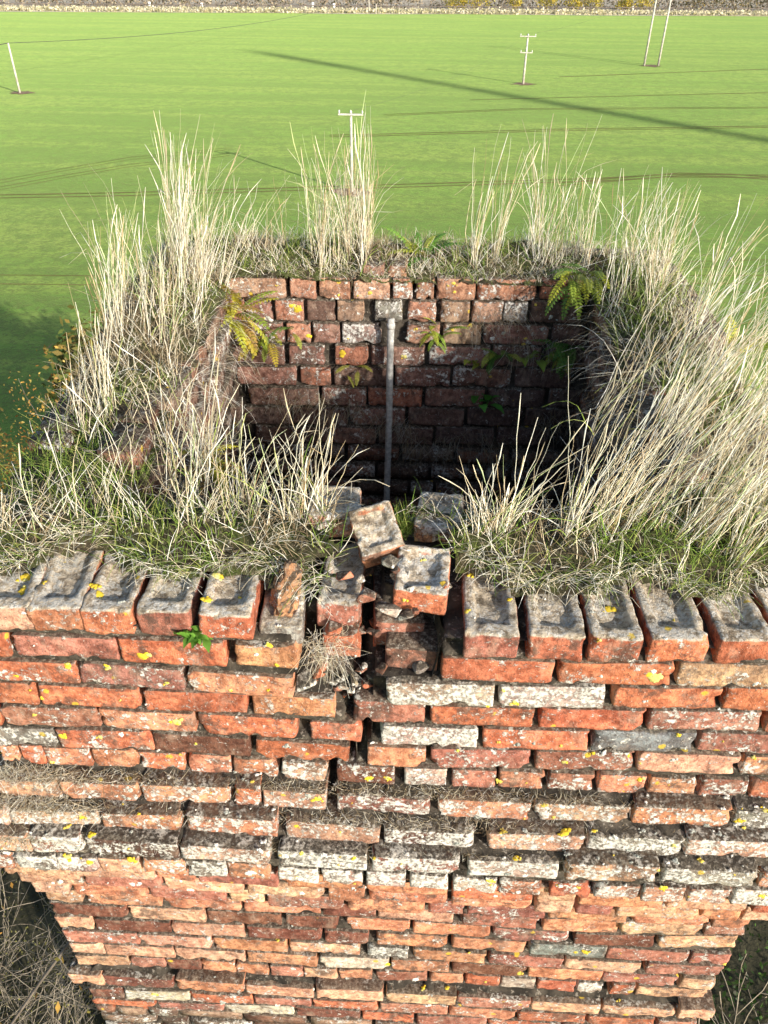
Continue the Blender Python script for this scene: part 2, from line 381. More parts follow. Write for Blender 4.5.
# each course of the front, read off the photograph: plane offset, mid line, bricks (x0, x1, tone)
ROWS = [
 (1, 0, [(-60,645),(65,645.5),(160,654),(268,656.5),(380,664),(498,673),(640,674),(722,675.5),(900,680)],
  [(-165,-62,'r'),(-58,6,'r'),(12,117,'m'),(120,225,'r'),(235,298,'o'),(441,554,'r'),(558,673,'r'),(678,795,'p'),(800,915,'r')], 1),
 (2, 0, [(-60,668),(40,672),(130,676),(245,686),(440,697),(550,697),(666,698),(900,704)],
  [(-140,-39,'r'),(-35,77,'r'),(79,184,'m'),(188,293,'o'),(386,494,'w'),(499,605,'w'),(613,720,'r'),(725,835,'r'),(840,945,'m')], 1),
 (3, 0, [(-60,690),(0,693),(90,697),(200,703),(294,706),(390,713),(482,718),(592,719),(704,721),(900,726)],
  [(-165,-64,'r'),(-60,36,'r'),(39,140,'r'),(144,247,'r'),(253,335,'o'),(353,425,'m'),(430,534,'r'),(539,645,'r'),(648,760,'m'),(766,870,'r')], 1),
 (4, 0, [(-60,714),(50,717),(148,720),(247,727),(335,732),(430,738.5),(536,740),(644,741),(900,748)],
  [(-100,-2,'r'),(2,99,'m'),(101,195,'o'),(199,297,'r'),(310,361,'r'),(380,478,'w'),(483,589,'r'),(593,695,'b'),(699,800,'m'),(804,905,'r')], 1),
 (5, 0, [(-60,734),(105,740),(220,745),(300,751),(396,758),(480,759),(584,761),(688,764),(900,771)],
  [(-140,-44,'g'),(-40,56,'g'),(57,153,'r'),(154,250,'d'),(256,349,'r'),(367,426,'o'),(431,530,'m'),(535,633,'m'),(638,738,'p'),(742,842,'o'),(846,945,'r')], 1),
 (6, 0, [(-60,751),(0,753),(68,757),(115,759),(160,761),(210,764),(255,767),(305,772),(366,775),(425,777),(520,780),(570,782),(620,784),(672,786),(724,788),(900,794)],
  [(-118,-74,'r'),(-70,-30,'m'),(-25,16,'o'),(21,43,'r'),(45,91,'o'),(93,137,'o'),(140,184,'r'),(188,231,'o'),(233,278,'o'),(282,327,'p'),(337,395,'d'),(404,447,'w'),(452,496,'m'),(499,545,'o'),(548,594,'m'),(598,645,'o'),(649,697,'o'),(700,748,'m'),(752,798,'r'),(802,846,'o')], 0),
 (7, .035, [(-60,786),(100,792),(230,796),(294,800),(380,806),(484,810),(594,814),(680,817),(900,825)],
  [(-140,-40,'p'),(-37,60,'p'),(62,139,'o'),(142,230,'o'),(234,260,'r'),(263,326,'p'),(337,430,'m'),(438,530,'o'),(535,629,'p'),(633,730,'o'),(734,830,'g'),(834,925,'o')], 1),
 (8, .068, [(-60,815),(54,819.5),(141,822),(239,826),(333,833),(430,840),(536,843),(635,846),(900,855)],
  [(-185,-90,'o'),(-86,7,'p'),(10,98,'p'),(102,180,'o'),(186,277,'o'),(286,380,'p'),(384,474,'k'),(488,584,'p'),(587,683,'g'),(686,780,'p'),(784,880,'g')], 1),
 (9, .10, [(-60,841),(132,848),(234,856),(322,861),(416,866),(513,870),(612,873),(710,878),(900,887)],
  [(-145,-54,'p'),(-50,29,'p'),(31,81,'m'),(87,178,'k'),(181,270,'p'),(278,367,'g'),(372,460,'m'),(468,558,'w'),(566,658,'p'),(663,757,'g'),(760,850,'o')], 1),
 (10, .088, [(-60,859),(36,863),(120,866),(206,869),(250,871),(298,876),(386,879),(430,883),(520,888),(570,890),(616,893),(708,896),(900,904)],
  [(-118,-78,'o'),(-74,-33,'p'),(-30,13,'o'),(15,57,'g'),(58,99,'w'),(100,140,'p'),(142,184,'o'),(186,226,'g'),(228,270,'o'),(278,318,'w'),(322,363,'w'),(366,406,'w'),(410,449,'w'),(453,496,'w'),(499,541,'o'),(550,591,'r'),(595,638,'p'),(642,684,'p'),(688,729,'p'),(733,780,'w'),(784,826,'o')], 0),
 (14, -.034-.0, [(44,895),(62,896),(221,904),(426,914),(500,923),(594,927),(729,930)],
  [(44,81,'p'),(86,160,'o'),(164,241,'o'),(243,320,'o'),(322,376,'d'),(378,454,'p'),(461,538,'m'),(542,619,'o'),(621,702,'p'),(704,747,'m')], 1),
 (15, 0, [(51,909),(90,911),(244,918),(312,922),(372,924),(452,930),(530,936),(612,942),(698,942)],
  [(51,127,'d'),(130,205,'p'),(208,281,'d'),(286,338,'d'),(347,410,'o'),(413,490,'o'),(493,569,'m'),(574,654,'d'),(658,737,'p')], 1),
 (16, 0, [(57,922),(80,923),(130,927),(221,930),(283,934),(346,938),(426,940),(488,946),(567,951),(646,956),(729,960)],
  [(57,92,'p'),(95,171,'d'),(172,244,'p'),(247,321,'d'),(324,369,'d'),(376,448,'o'),(452,525,'o'),(529,606,'b'),(607,688,'m'),(690,729,'m')], 1),
 (17, 0, [(64,936),(100,938),(170,941),(252,946),(322,948),(382,952),(434,956),(525,961),(582,966),(685,970),(722,972)],
  [(64,138,'m'),(139,211,'p'),(214,287,'o'),(289,360,'p'),(367,408,'g'),(413,486,'o'),(489,563,'m'),(565,640,'p'),(646,722,'m')], 1),
 (18, 0, [(70,948),(90,949),(140,951),(226,956),(281,959),(356,964),(426,966),(488,970),(567,974),(641,979),(715,986)],
  [(70,104,'p'),(105,174,'p'),(176,245,'p'),(247,317,'o'),(320,389,'c'),(391,449,'o'),(452,526,'d'),(529,602,'o'),(603,676,'m'),(680,715,'p')], 1),
 (19, 0, [(75,960),(100,961),(148,963),(218,966),(286,972),(356,975),(447,978),(517,983),(556,986),(623,990),(710,995)],
  [(75,129,'p'),(131,165,'m'),(167,200,'d'),(201,235,'o'),(236,269,'o'),(270,303,'m'),(304,338,'p'),(339,372,'o'),(376,427,'m'),(430,464,'o'),(466,500,'r'),(501,535,'c'),(537,575,'r'),(577,602,'w'),(610,634,'r'),(636,710,'p')], 1),
 (20, .03, [(70,979),(85,980),(140,982),(220,988),(278,991),(348,996),(426,999),(494,1004),(567,1008),(638,1012),(714,1016)],
  [(70,103,'p'),(104,174,'d'),(176,244,'o'),(246,314,'p'),(316,383,'p'),(386,456,'p'),(457,530,'m'),(531,600,'p'),(602,676,'p'),(679,714,'p')], 1),
 (21, .012, [(90,993),(105,994),(150,995),(226,1000),(281,1003),(346,1006),(423,1009),(480,1013),(551,1018),(700,1027)],
  [(90,122,'d'),(125,189,'c'),(190,253,'r'),(255,311,'m'),(313,378,'r'),(380,448,'m'),(449,516,'o'),(518,585,'r'),(587,655,'r'),(657,700,'m')], 1),
 (22, .012, [(93,1003),(120,1004),(190,1008),(260,1009),(330,1013),(390,1018),(480,1023),(700,1036)],
  [(93,156,'r'),(159,223,'m'),(226,294,'c'),(296,360,'d'),(362,414,'r'),(417,486,'m'),(488,560,'r'),(562,632,'m'),(634,697,'r')], 1),
]
PLANES = {}
si = 0
for (k, off, line, bricks, stretch) in ROWS:
    up = 0 if k <= 10 else .034
    py_ = -(off if k != 14 else 0) - up
    PLANES[k] = py_
    lx = [p[0] for p in line]; ly = [p[1] for p in line]
    for (a, b, tone) in bricks:
        yj = py_ + rng.uniform(-.004, .005)
        if k in (7, 8, 9): yj += rng.uniform(-.004, .004)
        A = onY(a, np.interp(a, lx, ly), yj); B = onY(b, np.interp(b, lx, ly), yj)
        if A.x < SH0 - .11 - .02 and k > 10: continue
        if B.x < OX0 - .1 or A.x > OX1 + .12: continue
        lim0, lim1 = (OX0 + py_, OX1 - py_) if k <= 10 else (SH0 + py_ + .034, SH1 - py_ - .034)
        ax, bx = max(A.x, lim0), min(B.x, lim1)
        L = bx - ax
        if L < .03: continue
        head = L < .15
        pool = HD if head else ST
        me = pool[si % len(pool)]; si += 1
        nomL, W = (.104, .2) if head else (.215, .105)
        loc = ((ax + bx) / 2, yj + W / 2, (A.z + B.z) / 2)
        slope = math.atan2(B.z - A.z, B.x - A.x)
        flip = random.choice((0, math.pi))
        put_brick('brick', me, loc, (L / nomL, 1, 1.0 + rng.uniform(-.06, .05)), (flip + rng.uniform(-.012, .012), -slope + rng.uniform(-.008, .008), rng.uniform(-.014, .014)), tone, min(.85, ALP[tone] + {1: .05, 2: .06, 3: .06, 4: .08, 5: .16, 6: .22, 7: .34, 8: .38, 9: .38, 10: .3}.get(k, .04)))
        n_brick += 1

# corbel courses tucked under the oversail
def bond(x0, x1, seed, head=.0):
    g = np.random.default_rng(seed); x = x0; out = []
    first = g.uniform(.06, .22)
    while x < x1 - .03:
        L = first if x == x0 else (.106 if g.random() < head else .219)
        L = min(L, x1 - x)
        if L > .05: out.append((x + .005, x + L - .005))
        x += L
    return out
for k, off in ((11, .074), (12, .06), (13, .046)):
    PLANES[k] = -off
    for (a, b) in bond(OX0 - off, OX1 + off, k * 7, .3):
        L = b - a; head = L < .15; pool = HD if head else ST; si += 1
        nomL, W = (.104, .2) if head else (.215, .105)
        put_brick('brick', pool[si % len(pool)], ((a + b) / 2, -off + rng.uniform(-.005, .005) + W / 2, course_z(k) + .004), (L / nomL, 1, 1.03), (0, 0, rng.uniform(-.01, .01)), random.choice('oprompo'))
        n_brick += 1

# coping bricks (headers laid flat with their frogs up)
coping = [(-30,26,619,'p',.0),(25.5,79,619.5,'o',.0),(80.5,131,623,'r',0),(137,190,624,'m',0),(197,251,627,'r',0),
          (464,520,647,'m',0),(528,586,648,'r',0),(588,642,651,'r',0),(646,707,650,'r',0),(714,772,652,'r',0),(776,835,655,'r',0),(-86,-33,616,'o',0)]
for i, (a, b, y, tone, dy) in enumerate(coping):
    yj = rng.uniform(-.006, .006); A = onY(a, y, yj); B = onY(b, y, yj); L = B.x - A.x
    if A.x < OX0 - .05 or B.x > OX1 + .05: continue
    ang = {0: .10, 1: .08, 2: .03, 4: .02, 8: .04, 9: .05}.get(i, rng.uniform(-.02, .02))
    o = put_brick('coping_brick', CP[i % len(CP)], ((A.x + B.x) / 2, yj + .108, A.z + .001), (L / .106 * .985, 1, 1.0), (rng.uniform(-.02, .02), rng.uniform(-.02, .02), ang), tone, .3)

# broken stretch: a low mossy coping, crumbled bricks either side of the crack
def px_brick(name, mesh, nom, a, b, y, plane, tone, W, zs=1.0, rot=(0, 0, 0), alpha=None, dz=0.0):
    A = onY(a, y, plane); B = onY(b, y, plane); L = B.x - A.x
    return put_brick(name, mesh, ((A.x + B.x) / 2, plane + W / 2, (A.z + B.z) / 2 + dz), (L / nom, 1, zs), rot, tone, alpha)
px_brick('coping_brick', CP[3], .106, 257, 299, 634, .02, 'g', .215, .75, (.05, 0, .06), .5)
px_brick('coping_brick', CP[5], .106, 318, 360, 617, .075, 'm', .215, 1.0, (-.04, .03, -.02), .4)
px_brick('brick', HD[3], .104, 321, 359, 646, .055, 'r', .2, 1.0, (0, 0, .03), .3)
px_brick('coping_brick', CP[6], .106, 303, 357, 532, .235, 'p', .215, .9, (-.06, .05, .09), .6, -.022).scale.y = .62
px_brick('coping_brick', CP[7], .106, 417, 464, 533, .25, 'p', .215, .7, (.07, -.06, -.12), .6, -.038).scale.y = .6
px_brick('brick', HD[5], .104, 386, 440, 661, .035, 'm', .2, 1.0, (0, 0, -.04), .15)
px_brick('brick', HD[6], .104, 371, 421, 634, .085, 'm', .2, 1.0, (0, .03, .06), .3)
px_brick('brick', HD[7], .104, 372, 399, 648, .10, 'r', .2, 1.0, (0, 0, .02), .1)
px_brick('brick', HD[8], .104, 441, 462, 660, .06, 'k', .2, 1.1, (0, .1, .06), .35)
px_brick('brick', HD[9], .104, 300, 330, 665, .06, 'd', .2, .9, (0, -.05, .1), .4)
px_brick('brick', HD[10], .104, 352, 384, 690, .05, 'r', .2, .9, (0, .06, -.08), .2)

# mortar core: front sheet that follows the course planes, with the crack cut into it
def crack_poly():
    pts = [(366, 560, .30, .030), (366, 640, .28, .026), (350, 672, .20, .05), (342, 700, .16, .028), (366, 725, .12, .03), (350, 752, .12, .03), (334, 790, .12, .017), (331, 812, .1, .014), (313, 832, .08, .01), (306, 846, .06, .008), (275, 862, .06, .011), (273, 878, .05, .008)]
    return [(onY(x, y, -.03).x, onY(x, y, -.03).z, d, w) for x, y, d, w in pts]
CR = crack_poly()
nx, nz = 260, 420
xs = np.linspace(OX0 + .012, OX1 - .012, nx); z0, z1 = -2.15, -.045
zs_ = np.linspace(z0, z1, nz)
PLANES[0] = 0.0
Z22 = onY(330, 1013, -.046).z
for k in range(23, 28): PLANES[k] = -.046
kk = np.array(sorted(PLANES)); kp = np.array([PLANES[k] for k in kk])
LINES = {r_[0]: r_[2] for r_ in ROWS}; LINES[0] = [(-60, 615), (26, 619), (135, 624), (225, 627), (464, 645), (586, 648), (700, 650), (900, 655)]
XX, ZZ = np.meshgrid(xs, zs_)
zc = np.array([course_z(k) if k < 23 else Z22 - PITCH_Z * (k - 22) for k in kk])[:, None] * np.ones((1, nx))
for q_, k in enumerate(kk):
    if k in LINES:
        pp = [onY(x, y, kp[q_]) for x, y in LINES[k]]; zc[q_] = np.interp(xs, [p.x for p in pp], [p.z for p in pp])
dz_ = np.abs(ZZ[None] - zc[:, None, :]); near_ = np.argmin(dz_, 0); dmin = dz_.min(0)
order_ = np.argsort(dz_, 0); second_ = order_[1]
ydef = np.where(dmin > .0305, np.maximum(kp[near_], kp[second_]), kp[near_])
prot = -ydef
stretchx = 1 + np.clip(prot, 0, 1) * 1.0 / .94
XX2 = (XX - (OX0 + OX1) / 2) * stretchx + (OX0 + OX1) / 2
pn = np.stack([XX2.ravel(), ZZ.ravel(), XX2.ravel() * 0], 1)
YY = ydef + .009 + .024 * np.clip((.031 - dmin) / .008, 0, 1) + .004 * fbm(pn * 30, 3, 3).reshape(XX.shape) + .004 * vnoise(pn * 7, 8).reshape(XX.shape)
dep = np.zeros_like(XX)
for (x0, zz0, d0, w0), (x1, zz1, d1, w1) in zip(CR[:-1], CR[1:]):
    t = np.clip(((XX2 - x0) * (x1 - x0) + (ZZ - zz0) * (zz1 - zz0)) / ((x1 - x0) ** 2 + (zz1 - zz0) ** 2), 0, 1)
    dist = np.hypot(XX2 - (x0 + t * (x1 - x0)), ZZ - (zz0 + t * (zz1 - zz0))); w = w0 + t * (w1 - w0); d = d0 + t * (d1 - d0)
    dep = np.maximum(dep, d * np.clip((w * 1.35 - dist) / (w * .5), 0, 1))
gx0, gx1 = onY(254, 640, .05).x, onY(440, 660, .05).x
gx2 = onY(296, 660, .05).x
hole = np.clip((XX2 - gx2) / .015, 0, 1) * np.clip((gx1 - XX2) / .015, 0, 1) * np.clip((ZZ + .19) / .02, 0, 1)
dep = np.maximum(dep, hole * (.12 + .03 * vnoise(pn * 16, 12).reshape(XX.shape)))
YY += dep
V = np.stack([XX2.ravel(), YY.ravel(), ZZ.ravel()], 1)
ii = np.arange(nx * nz).reshape(nz, nx)
Fq = np.stack([ii[:-1, :-1].ravel(), ii[:-1, 1:].ravel(), ii[1:, 1:].ravel(), ii[1:, :-1].ravel()], 1)
o = link('mortar_bed', mesh_np('mortar_bed', V, Fq, True), M_MORTAR); world_child(o, chimney)
# bed under the front coping
nx2, ny2 = 260, 50
X2, Y2 = np.meshgrid(np.linspace(OX0 + .012, OX1 - .012, nx2), np.linspace(.012, IY0 - .012, ny2))
pn = np.stack([X2.ravel(), Y2.ravel(), X2.ravel() * 0], 1)
Z2 = -.042 + .005 * fbm(pn * 25, 21, 3).reshape(X2.shape)
cxg = onZ(366, 600, -.05).x
Z2 -= .42 * np.clip((.022 - np.abs(X2 - cxg)) / .008, 0, 1)
Z2 -= np.clip((X2 - gx0) / .015, 0, 1) * np.clip((gx1 - X2) / .015, 0, 1) * np.clip((.25 - Y2) / .03, 0, 1) * .12
V = np.stack([X2.ravel(), Y2.ravel(), Z2.ravel()], 1); ii = np.arange(nx2 * ny2).reshape(ny2, nx2)
Fq = np.stack([ii[:-1, :-1].ravel(), ii[:-1, 1:].ravel(), ii[1:, 1:].ravel(), ii[1:, :-1].ravel()], 1)
o = link('mortar_bed', mesh_np('mortar_bed', V, Fq, True), M_MORTAR); world_child(o, chimney)

# rubble in the crack: lumps of mortar and brick fragments
def lump(size, seed, amp=.35, sub=2, flat=1.0):
    bm = bmesh.new(); bmesh.ops.create_icosphere(bm, subdivisions=sub, radius=1.0)
    V = np.array([v.co for v in bm.verts]); Fc = [tuple(v.index for v in f.verts) for f in bm.faces]; bm.free()
    s = np.sign(V) * np.abs(V) ** .7
    s = s * (1 + amp * fbm(V * 1.3 + seed * 9.1, seed, 3))[:, None]
    return s * np.array(size), Fc
frag = [(262+18,672,.05,(.03,.025,.014),'c'),(306,680,.02,(.022,.02,.012),'g'),(320,668,.03,(.016,.02,.022),'r'),(333,676,.05,(.022,.02,.02),'g'),(345,682,.04,(.018,.02,.012),'c'),
        (360,676,.06,(.025,.02,.016),'g'),(372,682,.05,(.016,.015,.01),'r'),(404,613,.07,(.026,.02,.012),'g'),(420,668,.03,(.016,.014,.018),'g'),(430,655,.05,(.012,.012,.016),'b'),
        (310,655,.10,(.03,.03,.02),'k'),(340,690,.06,(.02,.02,.012),'k'),(298,690,.05,(.015,.02,.012),'g'),(330,640,.12,(.03,.03,.02),'d'),(452,650,.08,(.018,.03,.03),'k'),(348,660,.1,(.025,.02,.02),'k')]
rf = random.Random(3)
for _ in range(34):
    q_ = rf.choice((.006, .009, .013, .018)); frag.append((rf.uniform(322, 446), rf.uniform(560, 645), rf.uniform(.12, .24) if _ % 2 else rf.uniform(.02, .12), (q_ * rf.uniform(.8, 1.5), q_, q_ * .7), rf.choice('gcrmdk')))
for _ in range(16):
    q_ = rf.choice((.006, .009, .012)); frag.append((rf.uniform(296, 384), rf.uniform(664, 694), rf.uniform(.02, .05), (q_ * rf.uniform(.8, 1.5), q_, q_ * .7), rf.choice('gccrmd')))
for i, (x, y, pl, s, tone) in enumerate(frag):
    bmf = bmesh.new(); gq = random.Random(400 + i)
    for _ in range(16):
        c_ = [gq.uniform(-1, 1) for _ in range(3)]; ax_ = gq.randrange(3); c_[ax_] = math.copysign(1, c_[ax_]); bmf.verts.new([c_[q] * s[q] * gq.uniform(.85, 1.1) for q in range(3)])
    hull = bmesh.ops.convex_hull(bmf, input=bmf.verts[:]); bmesh.ops.delete(bmf, geom=[e for e in hull['geom_interior'] if isinstance(e, bmesh.types.BMVert)], context='VERTS')
    bmesh.ops.bevel(bmf, geom=bmf.edges[:], offset=min(s) * .12, segments=1, affect='EDGES', profile=.5)
    me = bpy.data.meshes.new('brick_fragment'); bmf.to_mesh(me); bmf.free(); me.materials.append(M_BRICK)
    p = onY(x, y, pl)
    put_brick('brick_fragment' if tone in 'rdkm' else 'mortar_lump', me, p, (1, 1, 1), (rng.uniform(-.5, .5), rng.uniform(-.5, .5), rng.uniform(-1, 1)), tone, .75 if tone in 'cg' else .2)

# inner face of the back wall
BY = IY1
brow = [
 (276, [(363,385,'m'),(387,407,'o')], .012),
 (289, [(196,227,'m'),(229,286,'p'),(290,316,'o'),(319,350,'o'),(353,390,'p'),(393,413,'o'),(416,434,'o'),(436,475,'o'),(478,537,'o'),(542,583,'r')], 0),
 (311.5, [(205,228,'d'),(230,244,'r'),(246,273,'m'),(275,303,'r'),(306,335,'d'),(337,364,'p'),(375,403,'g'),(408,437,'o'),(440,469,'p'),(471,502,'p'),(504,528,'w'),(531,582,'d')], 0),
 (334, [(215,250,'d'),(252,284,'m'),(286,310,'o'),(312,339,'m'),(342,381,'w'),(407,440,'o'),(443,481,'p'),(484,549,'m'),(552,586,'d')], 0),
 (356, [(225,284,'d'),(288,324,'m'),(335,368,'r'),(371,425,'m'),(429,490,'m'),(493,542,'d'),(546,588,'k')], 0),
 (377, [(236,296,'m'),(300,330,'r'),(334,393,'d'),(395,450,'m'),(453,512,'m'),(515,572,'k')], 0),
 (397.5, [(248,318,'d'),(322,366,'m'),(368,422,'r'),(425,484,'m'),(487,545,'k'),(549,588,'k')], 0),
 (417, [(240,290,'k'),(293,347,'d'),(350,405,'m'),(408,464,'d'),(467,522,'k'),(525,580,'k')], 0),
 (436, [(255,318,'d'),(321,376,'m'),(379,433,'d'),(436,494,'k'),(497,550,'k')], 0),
]
for (y, bs, dy) in brow:
    for (a, b, tone) in bs:
        pl = BY + dy + rng.uniform(-.006, .006)
        sl = .012 * (np.array([a, b]) - 400)
        A = onY(a, y + sl[0] * .6, pl); B = onY(b, y + sl[1] * .6, pl); L = B.x - A.x; head = L < .15; pool = HD if head else ST; si += 1
        nomL, W = (.104, .2) if head else (.215, .105)
        A.x = max(A.x, IX0 - .1)
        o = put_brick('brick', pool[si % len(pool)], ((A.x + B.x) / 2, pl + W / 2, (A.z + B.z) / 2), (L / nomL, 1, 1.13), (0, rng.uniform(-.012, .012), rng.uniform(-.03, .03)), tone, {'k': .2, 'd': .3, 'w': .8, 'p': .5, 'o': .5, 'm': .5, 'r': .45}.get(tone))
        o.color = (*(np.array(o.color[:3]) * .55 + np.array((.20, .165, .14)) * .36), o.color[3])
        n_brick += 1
print('bricks', n_brick)

# joined brickwork: deeper courses of the flue and the faces turned away
wk = MB()
def wall_bricks(origin, ax, nrm, length, zlist, seed, jit=.006, hgt=.065, thick=.1):
    ax = np.array(ax, float); nrm = np.array(nrm, float)
    for q, z in enumerate(zlist):
        for (a, b) in bond(0, length, seed + q, .35):
            P, Fc = rbox(b - a, thick, hgt, int(rng.integers(1e6)), 3, 1, 2, .006, .003, 1)
            c = np.array(origin) + ax * (a + b) / 2 - nrm * (thick / 2 + rng.uniform(-jit, jit)) + np.array([0, 0, z])
            Q = P[:, :1] * ax + P[:, 1:2] * (-nrm) * 1 + P[:, 2:] * np.array([0, 0, 1.0])
            if np.dot(np.cross(ax, -nrm), (0, 0, 1)) < 0: Fc = [f[::-1] for f in Fc]
            wk.add(Q + c, Fc)
zb = [onY(400, 436, BY).z - .0845 * (i + 1) for i in range(14)]
wall_bricks((IX0 - .1, BY, 0), (1, 0, 0), (0, -1, 0), IX1 - IX0 + .2, zb, 900)
zi = [-.05 - .08 * i for i in range(24)]
wall_bricks((IX0, IY0 + .1, 0), (0, 1, 0), (1, 0, 0), IY1 - IY0 - .12, [z + .11 for z in zi], 1200, .018)
wall_bricks((IX1, IY0 + .1, 0), (0, 1, 0), (-1, 0, 0), IY1 - IY0 - .12, [z + .11 for z in zi], 1500, .018)
wall_bricks((IX0, IY0, 0), (1, 0, 0), (0, 1, 0), IX1 - IX0, [z - .08 for z in zi], 1800, .012)
for k in range(0, 27):
    pr = 0 if k < 7 else {7: .035, 8: .068, 9: .1, 10: .088, 11: .074, 12: .06, 13: .046}.get(k, .034)
    if k == 20: pr = .064
    z = [course_z(k)]
    lift = [0.0]
    wall_bricks((OX0 - pr, .11 - pr, 0), (0, 1, 0), (-1, 0, 0), OY1 - .11 + 2 * pr, z, 2000 + k, .004)
    wall_bricks((OX1 + pr, .11 - pr, 0), (0, 1, 0), (1, 0, 0), OY1 - .11 + 2 * pr, z, 2100 + k, .004)
    wall_bricks((OX0 - pr, OY1 + pr, 0), (1, 0, 0), (0, 1, 0), OX1 - OX0 + 2 * pr, z, 2200 + k, .004)
    if k > 22: wall_bricks((OX0 - .04, -.046, 0), (1, 0, 0), (0, -1, 0), OX1 - OX0 + .08, [Z22 - PITCH_Z * (k - 22)], 2300 + k, .004)
for k in (-1, -2):
    z = [course_z(k)]
    wall_bricks((OX0, OY1, 0), (1, 0, 0), (0, 1, 0), OX1 - OX0, z, 2400 + k, .006)
    wall_bricks((OX0, .5 if k == -1 else 1.1, 0), (0, 1, 0), (-1, 0, 0), OY1 - (.5 if k == -1 else 1.1), z, 2500 + k, .008)
    wall_bricks((OX1, .5 if k == -1 else 1.1, 0), (0, 1, 0), (1, 0, 0), OY1 - (.5 if k == -1 else 1.1), z, 2600 + k, .008)
o = link('brickwork', wk.mesh('brickwork', True), M_WORK, kind='stuff'); world_child(o, chimney)
# solid hearting behind the bricks
cb = MB()
def b2(x0, x1, y0, y1, z0_, z1_): box(cb, ((x0 + x1) / 2, (y0 + y1) / 2, (z0_ + z1_) / 2), (x1 - x0, y1 - y0, z1_ - z0_))
b2(OX0 + .03, IX0 - .02, .3, OY1 - .02, -2.15, -.035); b2(IX1 + .02, OX1 - .03, .3, OY1 - .02, -2.15, -.034)
b2(IX0 - .021, IX1 + .021, IY1 + .025, OY1 - .021, -2.15, .09); b2(IX0 - .02, IX1 + .02, .2, IY0 - .02, -2.15, -.4)
o = link('wall_core', cb.mesh('wall_core'), M_MORTAR); world_child(o, chimney)
# the shaft below the picture
sb = bmesh.new(); uvl = sb.loops.layers.uv.new('UV')
cs = [(SH0 + .012, -.028), (SH1 - .012, -.028), (SH1 - .012, OY1 + .022), (SH0 + .012, OY1 + .022)]
lo = [sb.verts.new((x, y, GROUND - .3)) for x, y in cs]; hi = [sb.verts.new((x, y, -2.13)) for x, y in cs]
for q in range(4):
    w = (q + 1) % 4; f = sb.faces.new((lo[q], lo[w], hi[w], hi[q])); wd = 1.93 * q
    for lp, uv in zip(f.loops, ((wd, GROUND), (wd + 1.93, GROUND), (wd + 1.93, -2.13), (wd, -2.13))): lp[uvl].uv = uv
sb.faces.new(hi)
me = bpy.data.meshes.new('lower_shaft'); sb.to_mesh(me); sb.free()
o = link('lower_shaft', me, M_SHAFT); world_child(o, chimney)

# ------------------------------------------------------------------ soil on the wall heads
def ring_base(y): return np.clip((y - .3) / 1.1, 0, 1) * .125
gapL, gapR = onZ(330, 560, 0).x, onZ(444, 560, 0).x
step = .0125
gx = np.arange(OX0 - .03, OX1 + .03, step); gy = np.arange(.06, OY1 + .04, step)
GX, GY = np.meshgrid(gx, gy)
pn = np.stack([GX.ravel(), GY.ravel(), GX.ravel() * 0], 1)
nA = fbm(pn * 6, 31, 4).reshape(GX.shape); nB = fbm(pn * 26, 37, 3).reshape(GX.shape)
din = np.maximum(np.maximum(IX0 - GX, GX - IX1), np.maximum(IY0 - GY, GY - IY1))      # >0 on the wall
front_edge = .152 + .055 * nA
dout = np.minimum(np.minimum(GX - OX0, OX1 - GX), np.minimum(GY - front_edge, OY1 - GY))
tt = np.minimum(din + .012 * nB, dout)
inGap = (GX > gapL + .03 * nB) & (GX < gapR + .03 * nB) & (GY < .33 + .02 * nA)
SZ = ring_base(GY) + .012 + np.clip(tt / .12, -.6, 1) * .05 - .02 * np.clip((GX - .55) / .1, 0, 1) + .022 * nA * np.clip(tt / .05, 0, 1) + .010 * nB
keep = (tt > -.02) & ~inGap
idx = -np.ones(GX.shape, int); idx[keep] = np.arange(keep.sum())
V = np.stack([GX[keep], GY[keep], SZ[keep]], 1)
q = keep[:-1, :-1] & keep[:-1, 1:] & keep[1:, 1:] & keep[1:, :-1]
Fq = np.stack([idx[:-1, :-1][q], idx[:-1, 1:][q], idx[1:, 1:][q], idx[1:, :-1][q]], 1)
soil = link('turf', mesh_np('turf', V, Fq, True), M_SOIL, kind='stuff', label='mossy soil mat covering the broken heads of the four chimney walls', category='turf')
def soil_z(x, y):
    i = np.clip(((np.asarray(x) - gx[0]) / step).round().astype(int), 0, len(gx) - 1); j = np.clip(((np.asarray(y) - gy[0]) / step).round().astype(int), 0, len(gy) - 1)
    return np.where(keep[j, i], SZ[j, i], ring_base(np.asarray(y)) - .01)

